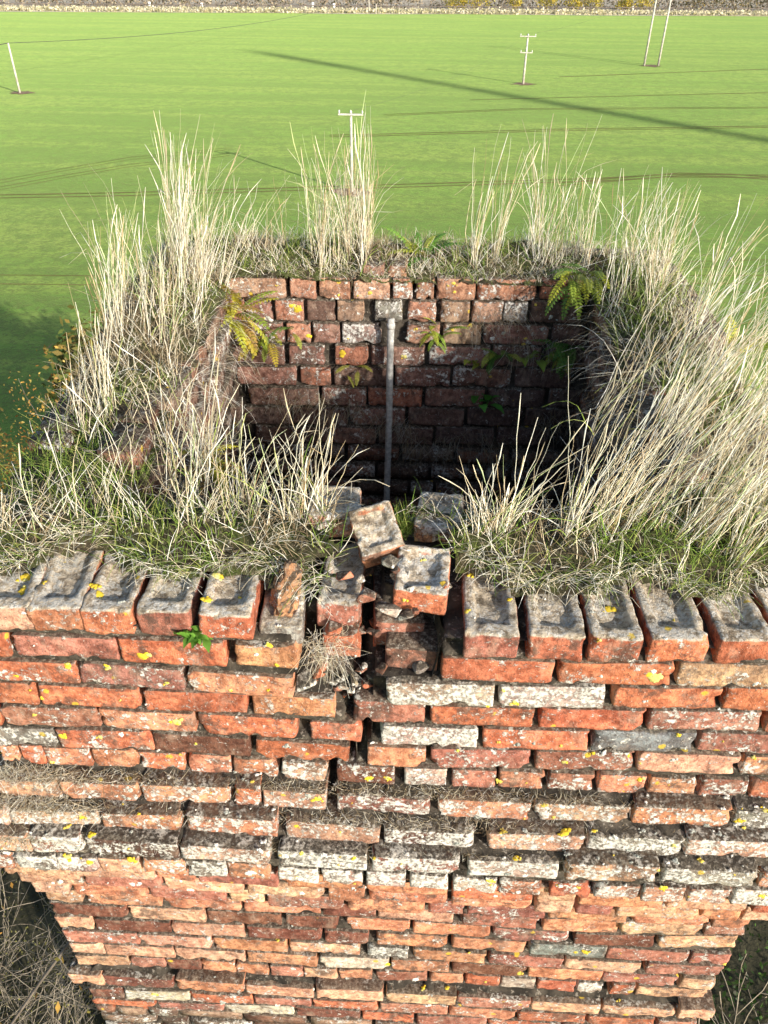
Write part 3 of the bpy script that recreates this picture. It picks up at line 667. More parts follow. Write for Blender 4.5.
# ------------------------------------------------------------------ grass
STRAW = np.array([(.80, .73, .55), (.86, .82, .68), (.72, .62, .43), (.90, .87, .78)])
GREEN = np.array([(.18, .28, .05), (.26, .36, .07), (.14, .23, .04), (.36, .40, .11)])
BROWN = np.array([(.30, .22, .13), (.40, .32, .2), (.22, .17, .10)])
def blades(base, az, lean, length, bend, width, col, seg=6, seed_head=None):
    n = len(base); t = np.linspace(0, 1, seg + 1)
    ang = lean[:, None] + bend[:, None] * t[None, :] ** 1.5          # from vertical
    ds = length[:, None] / seg
    hx = np.cumsum(np.sin(ang) * ds, 1) - np.sin(ang[:, :1]) * ds; hz = np.cumsum(np.cos(ang) * ds, 1) - np.cos(ang[:, :1]) * ds
    ca, sa = np.cos(az)[:, None], np.sin(az)[:, None]
    P = np.stack([base[:, :1] + hx * ca, base[:, 1:2] + hx * sa, base[:, 2:3] + hz], 2)      # n,seg+1,3
    wob = rng.normal(0, 1, (n, seg + 1, 3)) * (length[:, None, None] * .007); wob[:, 0] = 0; P = P + wob
    sw = rng.normal(0, .024, (n, 1)) * length[:, None] * np.sin(t[None, :] * rng.uniform(2, 5, (n, 1))); P[:, :, 0] += sw * -sa; P[:, :, 1] += sw * ca
    kink = (rng.random(n) < (.10 if seg >= 6 else 0)); kp_ = rng.integers(2, seg, n)
    for i_ in np.nonzero(kink)[0]:
        k0 = kp_[i_]; d_ = rng.normal(0, 1, 3); d_[2] = -abs(d_[2]) * .5; d_ /= np.linalg.norm(d_)
        P[i_, k0 + 1:] = P[i_, k0] + d_ * (length[i_] / seg) * np.arange(1, seg - k0 + 1)[:, None] * .8
    prof = 1 - .75 * t; W = width[:, None] * prof[None, :]
    if seed_head is not None:
        hp = np.exp(-((t - .86) / .12) ** 2); W = W + seed_head[:, None] * hp[None, :]
    rot = rng.uniform(0, 2 * np.pi, n)
    V = np.zeros((n, seg + 1, 3, 3))
    for k in range(3):
        a = rot + k * 2 * np.pi / 3
        V[:, :, k, 0] = P[:, :, 0] + W * np.cos(a)[:, None]; V[:, :, k, 1] = P[:, :, 1] + W * np.sin(a)[:, None]; V[:, :, k, 2] = P[:, :, 2]
    V = V.reshape(-1, 3)
    i0 = (np.arange(n) * (seg + 1) * 3)[:, None, None] + (np.arange(seg) * 3)[None, :, None]
    fs = []
    for k in range(3):
        k2 = (k + 1) % 3
        fs.append(np.concatenate([i0 + k, i0 + k2, i0 + k2 + 3, i0 + k + 3], 2).reshape(-1, 4))
    Fq = np.concatenate(fs)
    C = np.concatenate([np.repeat(col, (seg + 1) * 3, 0), np.ones((n * (seg + 1) * 3, 1))], 1)
    return V, Fq, C
class Grass:
    def __init__(s): s.V = []; s.F = []; s.C = []; s.n = 0
    def add(s, V, Fq, C): s.V.append(V); s.F.append(Fq + s.n); s.C.append(C); s.n += len(V)
    def build(s, name, label, cat='grass'):
        me = mesh_np(name, np.concatenate(s.V), np.concatenate(s.F)); set_col(me, np.concatenate(s.C)); me.materials.append(M_GRASS)
        return link(name, me, kind='stuff', label=label, category=cat)
def pick(pal, n): return pal[rng.integers(0, len(pal), n)] * rng.uniform(.75, 1.2, (n, 1))
def stalks(G, px, py, sx, sy, n, l0, l1, lean, sl, z=.05, inside=False, w=.0016, pal=STRAW, depth_lean=0.0):
    """tall dead stalks; bases scattered about a point of the wall head, in tufts"""
    n = int(n * 1.12); nt = max(3, n // 9); cx = rng.normal(px, sx * .55, nt); cy = rng.normal(py, sy * .55, nt); which = rng.integers(0, nt, n)
    bx = cx[which] + rng.normal(0, sx * .14, n); by = cy[which] + rng.normal(0, sy * .14, n)
    B = np.array([tuple(onZ(x, y, z)) for x, y in zip(bx, by)])
    ok = slice(None)
    if not inside:
        d = np.maximum(np.maximum(IX0 - B[:, 0], B[:, 0] - IX1), np.maximum(IY0 - B[:, 1], B[:, 1] - IY1))
        ok = (d > -.05) & (B[:, 0] > OX0 - .02) & (B[:, 0] < OX1 + .02) & (B[:, 1] > .13) & (B[:, 1] < OY1) & ~((B[:, 0] > gapL + .01) & (B[:, 0] < gapR - .04) & (B[:, 1] < .4))
        B = B[ok]
    n = len(B)
    B[:, 2] = soil_z(B[:, 0], B[:, 1]) - .01
    lx = R(lean) + rng.normal(0, R(sl), n); ly = R(depth_lean) + rng.normal(0, R(sl * .8), n)
    az = np.arctan2(ly, lx); ln = np.hypot(lx, ly)
    L = l1 * (1 - .62 * rng.random(n) ** 1.25) * rng.choice([1, 1, .75, 1.08], n)
    tl = rng.normal(0, R(sl * .7), len(cx)); lx = lx + tl[which][ok if not inside else slice(None)]
    az = np.arctan2(ly, lx); ln = np.hypot(lx, ly)
    head = np.where(rng.random(n) < .4, rng.uniform(.0004, .0012, n), 0)
    hue = np.where((rng.random(n) < .16)[:, None], np.array([.72, .62, .5]), np.where((rng.random(n) < .12)[:, None], np.array([.72, .86, .55]), np.array([1., 1., 1.])))
    nl = n // 3; li = rng.integers(0, n, nl)
    G.add(*blades(B[li] + rng.normal(0, .006, (nl, 3)) * [1, 1, .2], rng.uniform(0, 6.283, nl), rng.uniform(.15, .7, nl), rng.uniform(.07, .2, nl), rng.uniform(.5, 2.0, nl), rng.uniform(.0012, .0024, nl), pick(np.concatenate([STRAW * .9, GREEN * 1.5, BROWN * 1.3]), nl), 5))
    G.add(*blades(B, az, ln * .8, L, ln * .35 + rng.normal(.05, .12, n) + np.where(rng.random(n) < .14, rng.uniform(.4, 1.5, n), 0), rng.uniform(.55, 1.3, n) * w, pick(pal, n) * hue, 7, head * 1.5))

W2 = .00135
g = Grass()
stalks(g, 160, 318, 34, 26, 105, .30, .44, 6, 8, z=.1, w=W2); stalks(g, 188, 290, 18, 16, 110, .34, .45, 7, 5, z=.1, w=W2); stalks(g, 128, 350, 22, 24, 60, .24, .38, 3, 8, z=.08, w=W2)
stalks(g, 100, 420, 20, 30, 34, .2, .38, 3, 8, w=W2); stalks(g, 222, 285, 26, 14, 30, .22, .42, 24, 11, z=.11, w=W2)
g.build('grass', 'tall pale dead grass standing along the left wall of the chimney')
g = Grass()
stalks(g, 190, 465, 46, 38, 46, .18, .36, 4, 9, inside=True, w=W2); stalks(g, 245, 505, 60, 16, 66, .14, .32, 6, 10, w=W2); stalks(g, 120, 520, 80, 26, 40, .10, .26, 4, 13, w=W2)
stalks(g, 298, 508, 22, 10, 46, .10, .28, 10, 11, w=W2); stalks(g, 40, 520, 46, 30, 24, .10, .26, 0, 14, w=W2)
stalks(g, 200, 420, 40, 40, 30, .12, .28, 4, 24, inside=True, w=.0012)
g.build('grass', 'bleached grass stems on the front left corner beside the flue')
g = Grass()
stalks(g, 340, 262, 32, 8, 70, .24, .40, 2, 6, z=.15, w=W2); stalks(g, 318, 262, 12, 6, 36, .28, .38, -3, 5, z=.15, w=W2); stalks(g, 352, 266, 8, 5, 26, .26, .40, 0, 4, z=.15, w=W2); stalks(g, 366, 262, 11, 6, 56, .28, .46, 2, 4, z=.15, w=W2)
g.build('grass', 'upright tuft of straw coloured grass on the back wall left of the fern')
g = Grass()
stalks(g, 482, 265, 14, 7, 36, .2, .42, 3, 5, z=.15, w=W2); stalks(g, 540, 265, 32, 8, 56, .18, .44, 4, 9, z=.15, w=W2); stalks(g, 595, 265, 28, 8, 36, .16, .36, 5, 9, z=.15, w=W2)
stalks(g, 265, 262, 34, 8, 24, .1, .26, 6, 14, z=.15, w=W2)
g.build('grass', 'thin pale grass on the back wall right of the fern')
g = Grass()
stalks(g, 640, 290, 36, 30, 130, .2, .34, 5, 10, z=.13, w=W2); stalks(g, 675, 360, 44, 44, 84, .24, .42, 13, 9, z=.09, w=W2); stalks(g, 645, 440, 30, 40, 56, .26, .48, 19, 8, inside=True, w=W2)
stalks(g, 735, 420, 36, 55, 100, .2, .42, 10, 10, w=W2)
g.build('grass', 'dense bleached grass leaning over the right wall of the chimney')
g = Grass()
stalks(g, 615, 520, 44, 18, 100, .24, .50, 21, 8, w=W2); stalks(g, 690, 530, 44, 20, 76, .22, .48, 18, 9, w=W2); stalks(g, 750, 530, 36, 28, 80, .18, .42, 11, 10, w=W2); stalks(g, 572, 524, 18, 12, 34, .18, .46, 17, 9, w=W2)
g.build('grass', 'leaning pale grass on the front right corner above the coping')
g = Grass()
stalks(g, 490, 527, 22, 9, 44, .06, .22, 4, 16); stalks(g, 520, 522, 14, 8, 14, .2, .36, 10, 8)
g.build('grass', 'sparse low grass tuft on the front wall right of the loose bricks')

# short tangled turf over all wall heads
def turf(G, n, cond, l0, l1, gfrac, bfrac, w=.0012, flat=(.3, 1.1)):
    X = rng.uniform(OX0, OX1, n * 4); Y = rng.uniform(.1, OY1, n * 4)
    i = np.clip(((X - gx[0]) / step).round().astype(int), 0, len(gx) - 1); j = np.clip(((Y - gy[0]) / step).round().astype(int), 0, len(gy) - 1)
    ok = keep[j, i] & (tt[j, i] > 0) & cond(X, Y); X, Y = X[ok][:n], Y[ok][:n]; n = len(X)
    B = np.stack([X, Y, soil_z(X, Y) - .006], 1)
    patch = fbm(np.stack([X, Y, 0 * X], 1) * 7, 55, 3)
    u = rng.random(n) - patch * .75
    col = np.where((u < gfrac)[:, None], pick(GREEN, n), np.where((u > 1 - bfrac)[:, None], pick(BROWN, n), pick(STRAW, n)))
    G.add(*blades(B, rng.uniform(0, 2 * np.pi, n), rng.uniform(*flat, n), rng.uniform(l0, l1, n), rng.normal(.5, .6, n), rng.uniform(.6, 1.4, n) * w, col, 4))
g = Grass()
turf(g, 6500, lambda x, y: (y < .42) & (x < 0), .03, .11, .40, .12); turf(g, 6500, lambda x, y: (y < .42) & (x > 0), .03, .11, .42, .10)
turf(g, 6000, lambda x, y: (y >= .42) & (x < IX0 + .02) & (y < 1.56), .03, .12, .36, .12); turf(g, 6000, lambda x, y: (y >= .42) & (x > IX1 - .02) & (y < 1.56), .03, .12, .36, .10)
turf(g, 9000, lambda x, y: y >= 1.53, .02, .09, .30, .10)
# overhanging fringe at the front edge of the turf
n = 1500; X = rng.uniform(OX0 + .02, OX1 - .02, n); X = X[(X < gapL) | (X > gapR + .02)]; n = len(X)
fe = .157 + .055 * fbm(np.stack([X, np.full(n, .15), 0 * X], 1) * 6, 31, 4)
B = np.stack([X, fe + rng.uniform(0, .05, n), soil_z(X, fe + .03) - .004], 1)
g.add(*blades(B, rng.normal(-np.pi / 2, .9, n), rng.uniform(.6, 1.3, n), rng.uniform(.03, .10, n), rng.uniform(.3, 1.2, n), rng.uniform(.6, 1.3, n) * .0011, np.where((rng.random(n) < .3)[:, None], pick(GREEN, n), pick(STRAW, n)), 4))
n = 1300; X = rng.uniform(IX0 - .1, IX1 + .1, n); B = np.stack([X, np.full(n, IY1 + .015) + rng.uniform(0, .05, n), ring_base(np.full(n, IY1)) + rng.uniform(.005, .03, n)], 1)
g.add(*blades(B, rng.normal(-np.pi / 2, .8, n), rng.uniform(.3, 1.4, n), rng.uniform(.02, .075, n), rng.uniform(.2, 1.2, n), rng.uniform(.6, 1.3, n) * .0011, np.where((rng.random(n) < .3)[:, None], pick(GREEN, n), pick(STRAW, n)), 4))
g.build('grass', 'short tangled green and straw turf over the wall heads')
# dead strands matted on the ledges, in the crack and in the flue
g = Grass()
def mat_strands(n, xr, yr, zf, L, az, pal, lean=(1.0, 1.6)):
    X = rng.uniform(*xr, n); Y = rng.uniform(*yr, n); Z = zf(X, Y)
    g.add(*blades(np.stack([X, Y, Z], 1), az(n), rng.uniform(*lean, n), rng.uniform(*L, n), rng.normal(.2, .6, n), rng.uniform(.5, 1.1, n) * .0009, pick(pal, n), 4))
anyaz = lambda n: rng.uniform(0, 2 * np.pi, n)
for k, (ya, yb), nn in ((7, (-.036, -.004), 1800), (8, (-.07, -.034), 1600), (9, (-.1, -.066), 1300)):
    zt = course_z(k) + .034
    mat_strands(nn, (OX0 - .03, OX1 + .03), (ya, yb), lambda x, y: np.full(len(x), zt), (.008, .034), anyaz, np.concatenate([STRAW * .8, BROWN, BROWN * .5]))
    for xe, m_ in ((-.84, 190), (-.76, 150), (-.66, 90), (-.45, 60)): mat_strands(m_, (OX0 - .03, xe + rng.uniform(-.03, .03)), (ya - .008, yb), lambda x, y: zt + .004 * rng.random(len(x)), (.015, .055), anyaz, np.concatenate([STRAW * .85, BROWN, STRAW]), (1.2, 1.75))
n = 200; Yh = rng.uniform(.35, 1.5, n); Bh = np.stack([np.full(n, IX0 + .005) + rng.uniform(-.02, .012, n), Yh, ring_base(Yh) + rng.uniform(-.12, .03, n)], 1)
g.add(*blades(Bh, rng.normal(0, .8, n), rng.uniform(.9, 1.8, n), rng.uniform(.08, .24, n), rng.uniform(.5, 1.5, n), rng.uniform(.6, 1.2, n) * .0009, pick(np.concatenate([STRAW, STRAW * .8, BROWN]), n), 6))
n = 300; Yh = rng.uniform(.35, 1.5, n); Bh = np.stack([np.full(n, IX1 - .005) + rng.uniform(-.012, .02, n), Yh, ring_base(Yh) + rng.uniform(-.12, .03, n)], 1)
g.add(*blades(Bh, rng.normal(np.pi, .8, n), rng.uniform(.9, 1.8, n), rng.uniform(.06, .2, n), rng.uniform(.5, 1.5, n), rng.uniform(.6, 1.2, n) * .0009, pick(np.concatenate([STRAW, BROWN]), n), 6))
cz = onY(330, 640, .06)
mat_strands(240, (cz.x - .05, cz.x + .03), (.02, .07), lambda x, y: cz.z + rng.uniform(-.05, .03, len(x)), (.03, .09), lambda n: rng.normal(-1.2, .7, n), STRAW, (.6, 1.9))
for (x, y, w_) in ((480, 445, .12), (430, 445, .1), (520, 460, .16), (340, 410, .1), (390, 425, .08), (540, 350, .12), (500, 320, .1), (300, 400, .12), (560, 420, .1)):
    p = onY(x, y, IY1 - .01)
    mat_strands(110, (p.x - w_, p.x + w_), (IY1 - .02, IY1), lambda x, y: p.z + rng.uniform(-.03, .05, len(x)), (.05, .13), lambda n: rng.normal(-np.pi / 2, .6, n), np.concatenate([BROWN, STRAW * .6]), (1.2, 2.4))
g.build('grass', 'dry matted strands on the brick ledges and in the crack')

# ------------------------------------------------------------------ loose bricks and chunk on the front wall
def free_brick(name, me, label, c, rot, scl, tone, alpha, mat=None, cat='brick'):
    o = link(name, me, None, label=label, category=cat); o.location = c; o.rotation_euler = rot; o.scale = scl
    o.color = (*PAL[tone], alpha); return o
c = onY(377, 534, .24)
free_brick('loose_brick', CP[1], 'tilted frogged brick perched at the flue end of the crack', c, (R(24), R(-12), R(16)), (.92, .56, .95), 'o', .3)
c = onY(422, 579, .13)
free_brick('loose_brick', CP[4], 'loose half brick with red end lying in the gap of the front coping', c, (R(6), R(2), R(-3)), (1.04, .62, .95), 'r', .25)
V, Fc = lump((.027, .034, .056), 77, .34, 4); V = V + .003 * np.stack([fbm(V * 90 + q_ * 7, 60 + q_, 3) for q_ in range(3)], 1); me = mesh_np('brick_chunk', V, Fc)
nn = fbm(V * 60, 5, 4)[:, None]; set_col(me, np.concatenate([np.clip(np.array([(.42, .22, .11)]) * (1 + .5 * nn) + np.array([(.16, .16, .13)]) * (nn > .35), .03, 1), np.ones((len(V), 1))], 1)); me.materials.append(M_BRICK)
o = link('brick_chunk', me, label='rough sandy orange chunk of broken brick on the left coping', category='brick'); o.color = (.50, .27, .14, .45); o.location = onY(288, 591, .10); o.rotation_euler = (R(-38), R(16), R(10))

# ------------------------------------------------------------------ rod down the flue
mb = MB(); t0 = onY(391, 322, IY1 - .035); b0 = onY(386.5, 505, IY1 - .06)
dv = (b0 - t0); pts = [t0 + Vector((0, .002, .012)), t0, t0 + dv * .25, t0 + dv * .5 + Vector((.002, 0, 0)), t0 + dv, t0 + dv * 1.9]
tube(mb, pts, [.013] * 6, 10)
rod = thing('metal_rod', 'grey metal pipe running down the inside of the flue', 'pipe', tuple(pts[-1]))
o = link('pipe', mb.mesh('pipe', True), M_ROD); world_child(o, rod)
mb = MB(); tube(mb, [t0 + dv * .008 , t0 + dv * .03], [.0155, .0155], 10); o = link('collar', mb.mesh('collar', True), M_ROD); world_child(o, rod)

# ------------------------------------------------------------------ ferns and small plants
def frond_mesh(L, wid, npair, col, seed, droop):
    g_ = np.random.default_rng(seed); mb = MB(); N = 9; pts = []; p = np.zeros(3); ang = 0.35
    for i in range(N + 1):
        pts.append(p.copy()); ang2 = ang + droop * (i / N) ** 1.2; p = p + np.array([math.cos(ang2 - .0) * 0 + math.sin(ang2), 0, math.cos(ang2)]) * L / N
    pts = np.array(pts)
    tube(mb, pts, list(np.linspace(.0016, .0005, N + 1)), 4, np.array(col) * .7)
    for q in range(npair):
        u = .12 + .88 * (q + .5) / npair; f = u * N; i = min(int(f), N - 1); c = pts[i] + (pts[i + 1] - pts[i]) * (f - i); t = (pts[i + 1] - pts[i]) / np.linalg.norm(pts[i + 1] - pts[i])
        s = wid * (math.sin(math.pi * min(1, u * .85 + .13)) ** .8) * g_.uniform(.85, 1.1)
        for sd_ in (-1, 1):
            side = np.array([0, sd_, 0]) + t * .45; side /= np.linalg.norm(side); up_ = np.cross(t, side) * sd_
            hw = L / npair * .42; tip = c + side * s - up_ * s * .2; mid = c + side * s * .45 + up_ * s * .08
            cc = np.array(col) * g_.uniform(.8, 1.2)
            mb.add([c - t * hw * .5, c + t * hw * .5, mid + t * hw, tip, mid - t * hw], [(0, 1, 2, 4), (4, 2, 3)], cc)
    me = mb.mesh('frond'); me.materials.append(M_LEAF); return me
def fern(label, loc, specs, L, wid, cols, cat='fern', npair=11, name='fern'):
    r_ = thing(name, label, cat, tuple(loc))
    for i, (az, tilt, sc) in enumerate(specs):
        me = frond_mesh(L * sc, wid * sc, npair, cols[i % len(cols)], random.randint(0, 9999), random.uniform(.7, 1.5))
        o = link('frond', me); o.parent = r_; o.rotation_euler = Euler((0, R(tilt), R(az)), 'XYZ'); o.location = (random.uniform(-.045, .045) * L / .15, random.uniform(-.02, .02), random.uniform(-.03, .01))
YG = [(.40, .42, .05), (.52, .48, .05), (.46, .36, .05), (.26, .34, .05)]
DG = [(.07, .16, .03), (.10, .2, .035), (.14, .24, .05), (.30, .34, .06)]
def fan(n, a0, a1, t0_, t1_): return [(random.uniform(a0, a1), random.uniform(t0_, t1_), random.uniform(.65, 1.1)) for _ in range(n)]
fern('yellowing fern hanging from the back left corner inside the flue', onY(228, 312, IY1 - .07), fan(30, -125, 40, 0, 95), .19, .028, YG + [(.34, .22, .07), (.56, .5, .07)])
fern('ragged yellow fern beside the larger one under the second course of the back wall', onY(262, 336, IY1 - .02), fan(14, 190, 350, 10, 100), .12, .022, YG + [(.24, .34, .05), (.34, .22, .07)])
fern('low fern spreading along the back wall top beside the upright fern', onZ(446, 258, .16), fan(22, -180, 180, 20, 80), .11, .022, [(.12, .26, .04), (.2, .32, .05), (.42, .4, .06)])
fern('green fern in the deep shade low in the back right corner of the flue', onY(563, 345, IY1 - .02), fan(12, 170, 320, 20, 110), .13, .024, DG)
fern('dull green fern on the back wall two courses above the bright weed leaf', onY(500, 352, IY1 - .01), fan(9, 190, 340, 20, 100), .10, .02, DG + YG[3:])
fern('upright green fern on top of the back wall between grass tufts', onZ(420, 256, .17), fan(40, -180, 180, 5, 72), .145, .026, [(.10, .24, .035), (.16, .3, .05), (.36, .4, .06), (.12, .22, .04), (.42, .36, .06)])
fern('drooping fern with yellow green fronds in the back right corner of the flue', onY(583, 275, IY1 - .03), fan(18, 150, 290, 30, 110), .16, .024, YG[:1] + YG[3:] + DG[2:])
fern('small fern rooted in the back wall right of the pipe', onY(437, 333, IY1 - .005), fan(12, 195, 345, 5, 100), .10, .017, [(.25, .38, .05), (.4, .45, .06)])
fern('yellow fern below the grass on the inner left wall', onZ(196, 462, -.06), fan(14, -80, 50, 15, 80), .14, .024, YG + [(.34, .22, .07)])
fern('yellow green fern at the outer edge of the right wall', onZ(742, 352, .03), fan(9, -60, 120, 0, 45), .15, .03, [(.42, .45, .06), (.5, .5, .08), (.3, .4, .06)])
fern('small green fern on the back wall joint beside the yellow fern', onY(287, 325, IY1 - .01), fan(4, 200, 330, 20, 80), .08, .016, DG[1:])
fern('little fern on the dark back wall left of the pipe', onY(352, 368, IY1 - .005), fan(4, 180, 330, 40, 90), .08, .016, [(.3, .3, .05)])
def weed(label, loc, n, L, az0, az1, col):
    r_ = thing('weed', label, 'weed', tuple(loc)); vary = np.random.default_rng(random.randint(0, 999))
    for i in range(n):
        mb = MB(); l = L * vary.uniform(.6, 1.1); w = l * .2; N = 5; V = []; Fc = []
        for q in range(N + 1):
            u = q / N; hw = w * math.sin(math.pi * min(.98, .08 + u * .9)) * (1 + .25 * (q % 2)); zc = l * (.5 * u - .6 * u * u) + .01
            V += [(l * u, -hw, zc + hw * .3), (l * u, 0, zc), (l * u, hw, zc + hw * .3)]
        for q in range(N):
            for s_ in (0, 1): Fc.append((3 * q + s_, 3 * q + s_ + 3, 3 * q + s_ + 4, 3 * q + s_ + 1))
        mb.add(V, Fc, np.array(col) * vary.uniform(.7, 1.3)); me = mb.mesh('leaf', True); me.materials.append(M_LEAF)
        o = link('leaf', me); o.parent = r_; o.rotation_euler = (0, R(vary.uniform(-60, 10)), R(vary.uniform(az0, az1))); o.location = (vary.normal(0, L * .5), vary.normal(0, L * .12), vary.normal(0, L * .1))
weed('small green weed sprouting on the ledge under the left coping', onY(193, 641, -.002), 26, .036, -200, 20, (.16, .34, .05))
weed('bright green weed leaf on the shaded back wall', onY(482, 408, IY1 - .012), 6, .09, 200, 340, (.10, .30, .05))
weed('yellow green weed low on the shaded back wall near the right corner', onY(548, 360, IY1 - .012), 7, .08, 190, 350, (.22, .3, .05))
weed('pale leafed weed on the back wall under the top right bricks', onY(478, 366, IY1 - .012), 6, .06, 190, 350, (.36, .4, .07))
g = Grass(); n = 140; p = onZ(402, 532, -.02)
g.add(*blades(np.array([tuple(p)]) + rng.normal(0, 1, (n, 3)) * (.014, .012, .003), rng.uniform(0, 6.3, n), rng.uniform(.05, .8, n), rng.uniform(.03, .09, n), rng.normal(.4, .4, n), rng.uniform(.7, 1.3, n) * .0011, pick(GREEN, n), 4))
g.build('grass', 'fresh green grass tuft between the two loose bricks')

# ------------------------------------------------------------------ lichen patches on the brick faces
dg = bpy.context.evaluated_depsgraph_get(); dg.update()
spots = [(142,656,9),(68,665,5),(108,667,6),(26,577,9),(24,590,9),(44,583,6),(100,595,9),(95,586,6),(167,683,4),(62,736,6),(100,737,4),(177,722,8),(78,777,5),(17,676,3),(52,762,4),(42,698,3),
 (216,576,8),(208,600,7),(219,666,5),(269,645,5),(277,665,4),(470,575,5),(509,600,4),(514,703,5),(503,690,3),(564,762,4),(488,706,3),(608,609,9),(654,678,10),(679,735,4),(628,755,5),(593,753,4),(640,779,5),(753,757,4),
 (82,817,5),(91,835,5),(25,841,4),(68,857,5),(90,862,6),(131,860,6),(139,814,3),(370,778,6),(387,778,5),(317,799,7),(357,826,6),(296,826,4),(301,853,4),(354,858,4),(374,858,4),(444,795,5),(564,833,7),(516,858,5),(491,881,5),
 (686,812,5),(740,821,6),(594,831,4),(674,845,4),(663,888,6),(658,870,3),(765,810,5),(763,896,5),(155,994,4),(285,982,5),(387,964,4),(447,988,4),(423,988,4),(509,992,3),(585,952,5),(575,952,3),
 (251,309,5),(298,309,7),(308,336,4),(342,353,6),(405,357,4),(385,321,3),(518,274,6),(424,560,4),(404,600,4),(240,598,3),(545,590,3),(600,640,3),(30,690,2),(120,700,2),(250,700,3),(230,690,3),(268,690,3)]
mb = MB(); rr_ = random.Random(5)
for _ in range(420):
    x = rr_.uniform(0, 768); y = rr_.choice((rr_.uniform(560, 1015), rr_.uniform(740, 900), rr_.uniform(780, 890))); spots.append((x, y, rr_.choice((1.2, 1.6, 2.2, 3.0, 4.2)), rr_.choice(('w', 'w', 'w', 'g', 'g', 'y'))))
for _ in range(60): spots.append((rr_.uniform(230, 580), rr_.uniform(280, 350), rr_.choice((1.5, 2.5, 3.5)), rr_.choice(('w', 'g', 'y'))))
for (x, y, r_, *kd) in spots:
    d = ray(x, y).normalized(); hit, loc, nrm, *_ = scene.ray_cast(dg, CAM, d)
    if not hit or (loc - CAM).length > 4: continue
    hitname = scene.ray_cast(dg, CAM, d)[4].name
    if not ('brick' in hitname or 'coping' in hitname): continue
    ppm = F / ((loc - CAM).dot(FW)); rad = r_ / ppm * .95
    a = nrm.cross(Vector((1, 0, 0))).normalized(); a = a if a.length > .1 else Vector((0, 0, 1)); b = nrm.cross(a)
    for sub in range(5 if r_ > 4 else 3):
        ox, oy, sr = (0, 0, .62) if sub == 0 else (rr_.uniform(-.75, .75), rr_.uniform(-.6, .6), rr_.uniform(.18, .42))
        c = loc + a * (oy * rad) + b * (ox * rad * 1.2); V = [c + nrm * .0032]; K = 11
        for ring, (q, hh) in enumerate(((.55, .003), (1.0, .0002))):
            for i in range(K):
                an = 2 * math.pi * i / K; rw = rad * sr * q * rr_.uniform(.62, 1.2); V.append(c + a * math.sin(an) * rw + b * math.cos(an) * rw * 1.15 + nrm * hh * rr_.uniform(.6, 1.3))
        Fc = [(0, 1 + i, 1 + (i + 1) % K) for i in range(K)] + [(1 + i, 1 + K + i, 1 + K + (i + 1) % K, 1 + (i + 1) % K) for i in range(K)]
        base_c = {'w': (.66, .64, .58), 'g': (.36, .37, .33), 'y': (.58, .44, .08)}[kd[0]] if kd else ((.66, .47, .04) if rr_.random() < .7 else (.56, .50, .16))
        mb.add([tuple(v) for v in V], Fc, np.array(base_c) * rr_.uniform(.75, 1.1))
o = link('lichen', mb.mesh('lichen', True), M_LICHEN, kind='stuff'); world_child(o, chimney)

# ------------------------------------------------------------------ trees and shrubs
def grow(mb, p, d, L, r, depth, g_, leaves=None, spread=.6, kids=(2, 4), curl=.25, up_=.1, minr=.004):
    n = 5; pts = [np.array(p)]; rad = [r]; dd = np.array(d, float)
    for i in range(n):
        dd = dd + g_.normal(0, curl, 3) + np.array([0, 0, up_ * .3]); dd /= np.linalg.norm(dd); pts.append(pts[-1] + dd * L / n); rad.append(max(minr, r * (1 - .55 * (i + 1) / n)))
    tube(mb, pts, rad, 5 if r > .03 else 3, cap=False)
    if depth == 0:
        if leaves is not None: leaves += [q for q in pts[1:]]
        return
    for c in range(g_.integers(*kids) + 1):
        i = g_.integers(2, n + 1); nd = dd + g_.normal(0, spread, 3) + np.array([0, 0, up_]); nd /= np.linalg.norm(nd)
        grow(mb, pts[i], nd, L * g_.uniform(.55, .8), max(minr, rad[i] * .72), depth - 1, g_, leaves, spread, kids, curl, up_, minr)
def leaf_cloud(centres, per, rad, size, pal, g_):
    C = np.repeat(np.array(centres), per, 0); n = len(C); C = C + g_.normal(0, rad, (n, 3))
    a = g_.normal(0, 1, (n, 3)); a /= np.linalg.norm(a, axis=1, keepdims=True); b = np.cross(a, g_.normal(0, 1, (n, 3))); b /= np.linalg.norm(b, axis=1, keepdims=True)
    s = size * g_.uniform(.6, 1.3, (n, 1)); V = np.stack([C - a * s, C + b * s * .5, C + a * s, C - b * s * .5], 1).reshape(-1, 3)
    pal = np.array(pal); col = pal[g_.integers(0, len(pal), n)] * g_.uniform(.7, 1.25, (n, 1)); col = np.repeat(np.concatenate([col, np.ones((n, 1))], 1), 4, 0)
    me = mesh_np('crown', V, np.arange(4 * n).reshape(n, 4)); set_col(me, col); me.materials.append(M_LEAF); return me
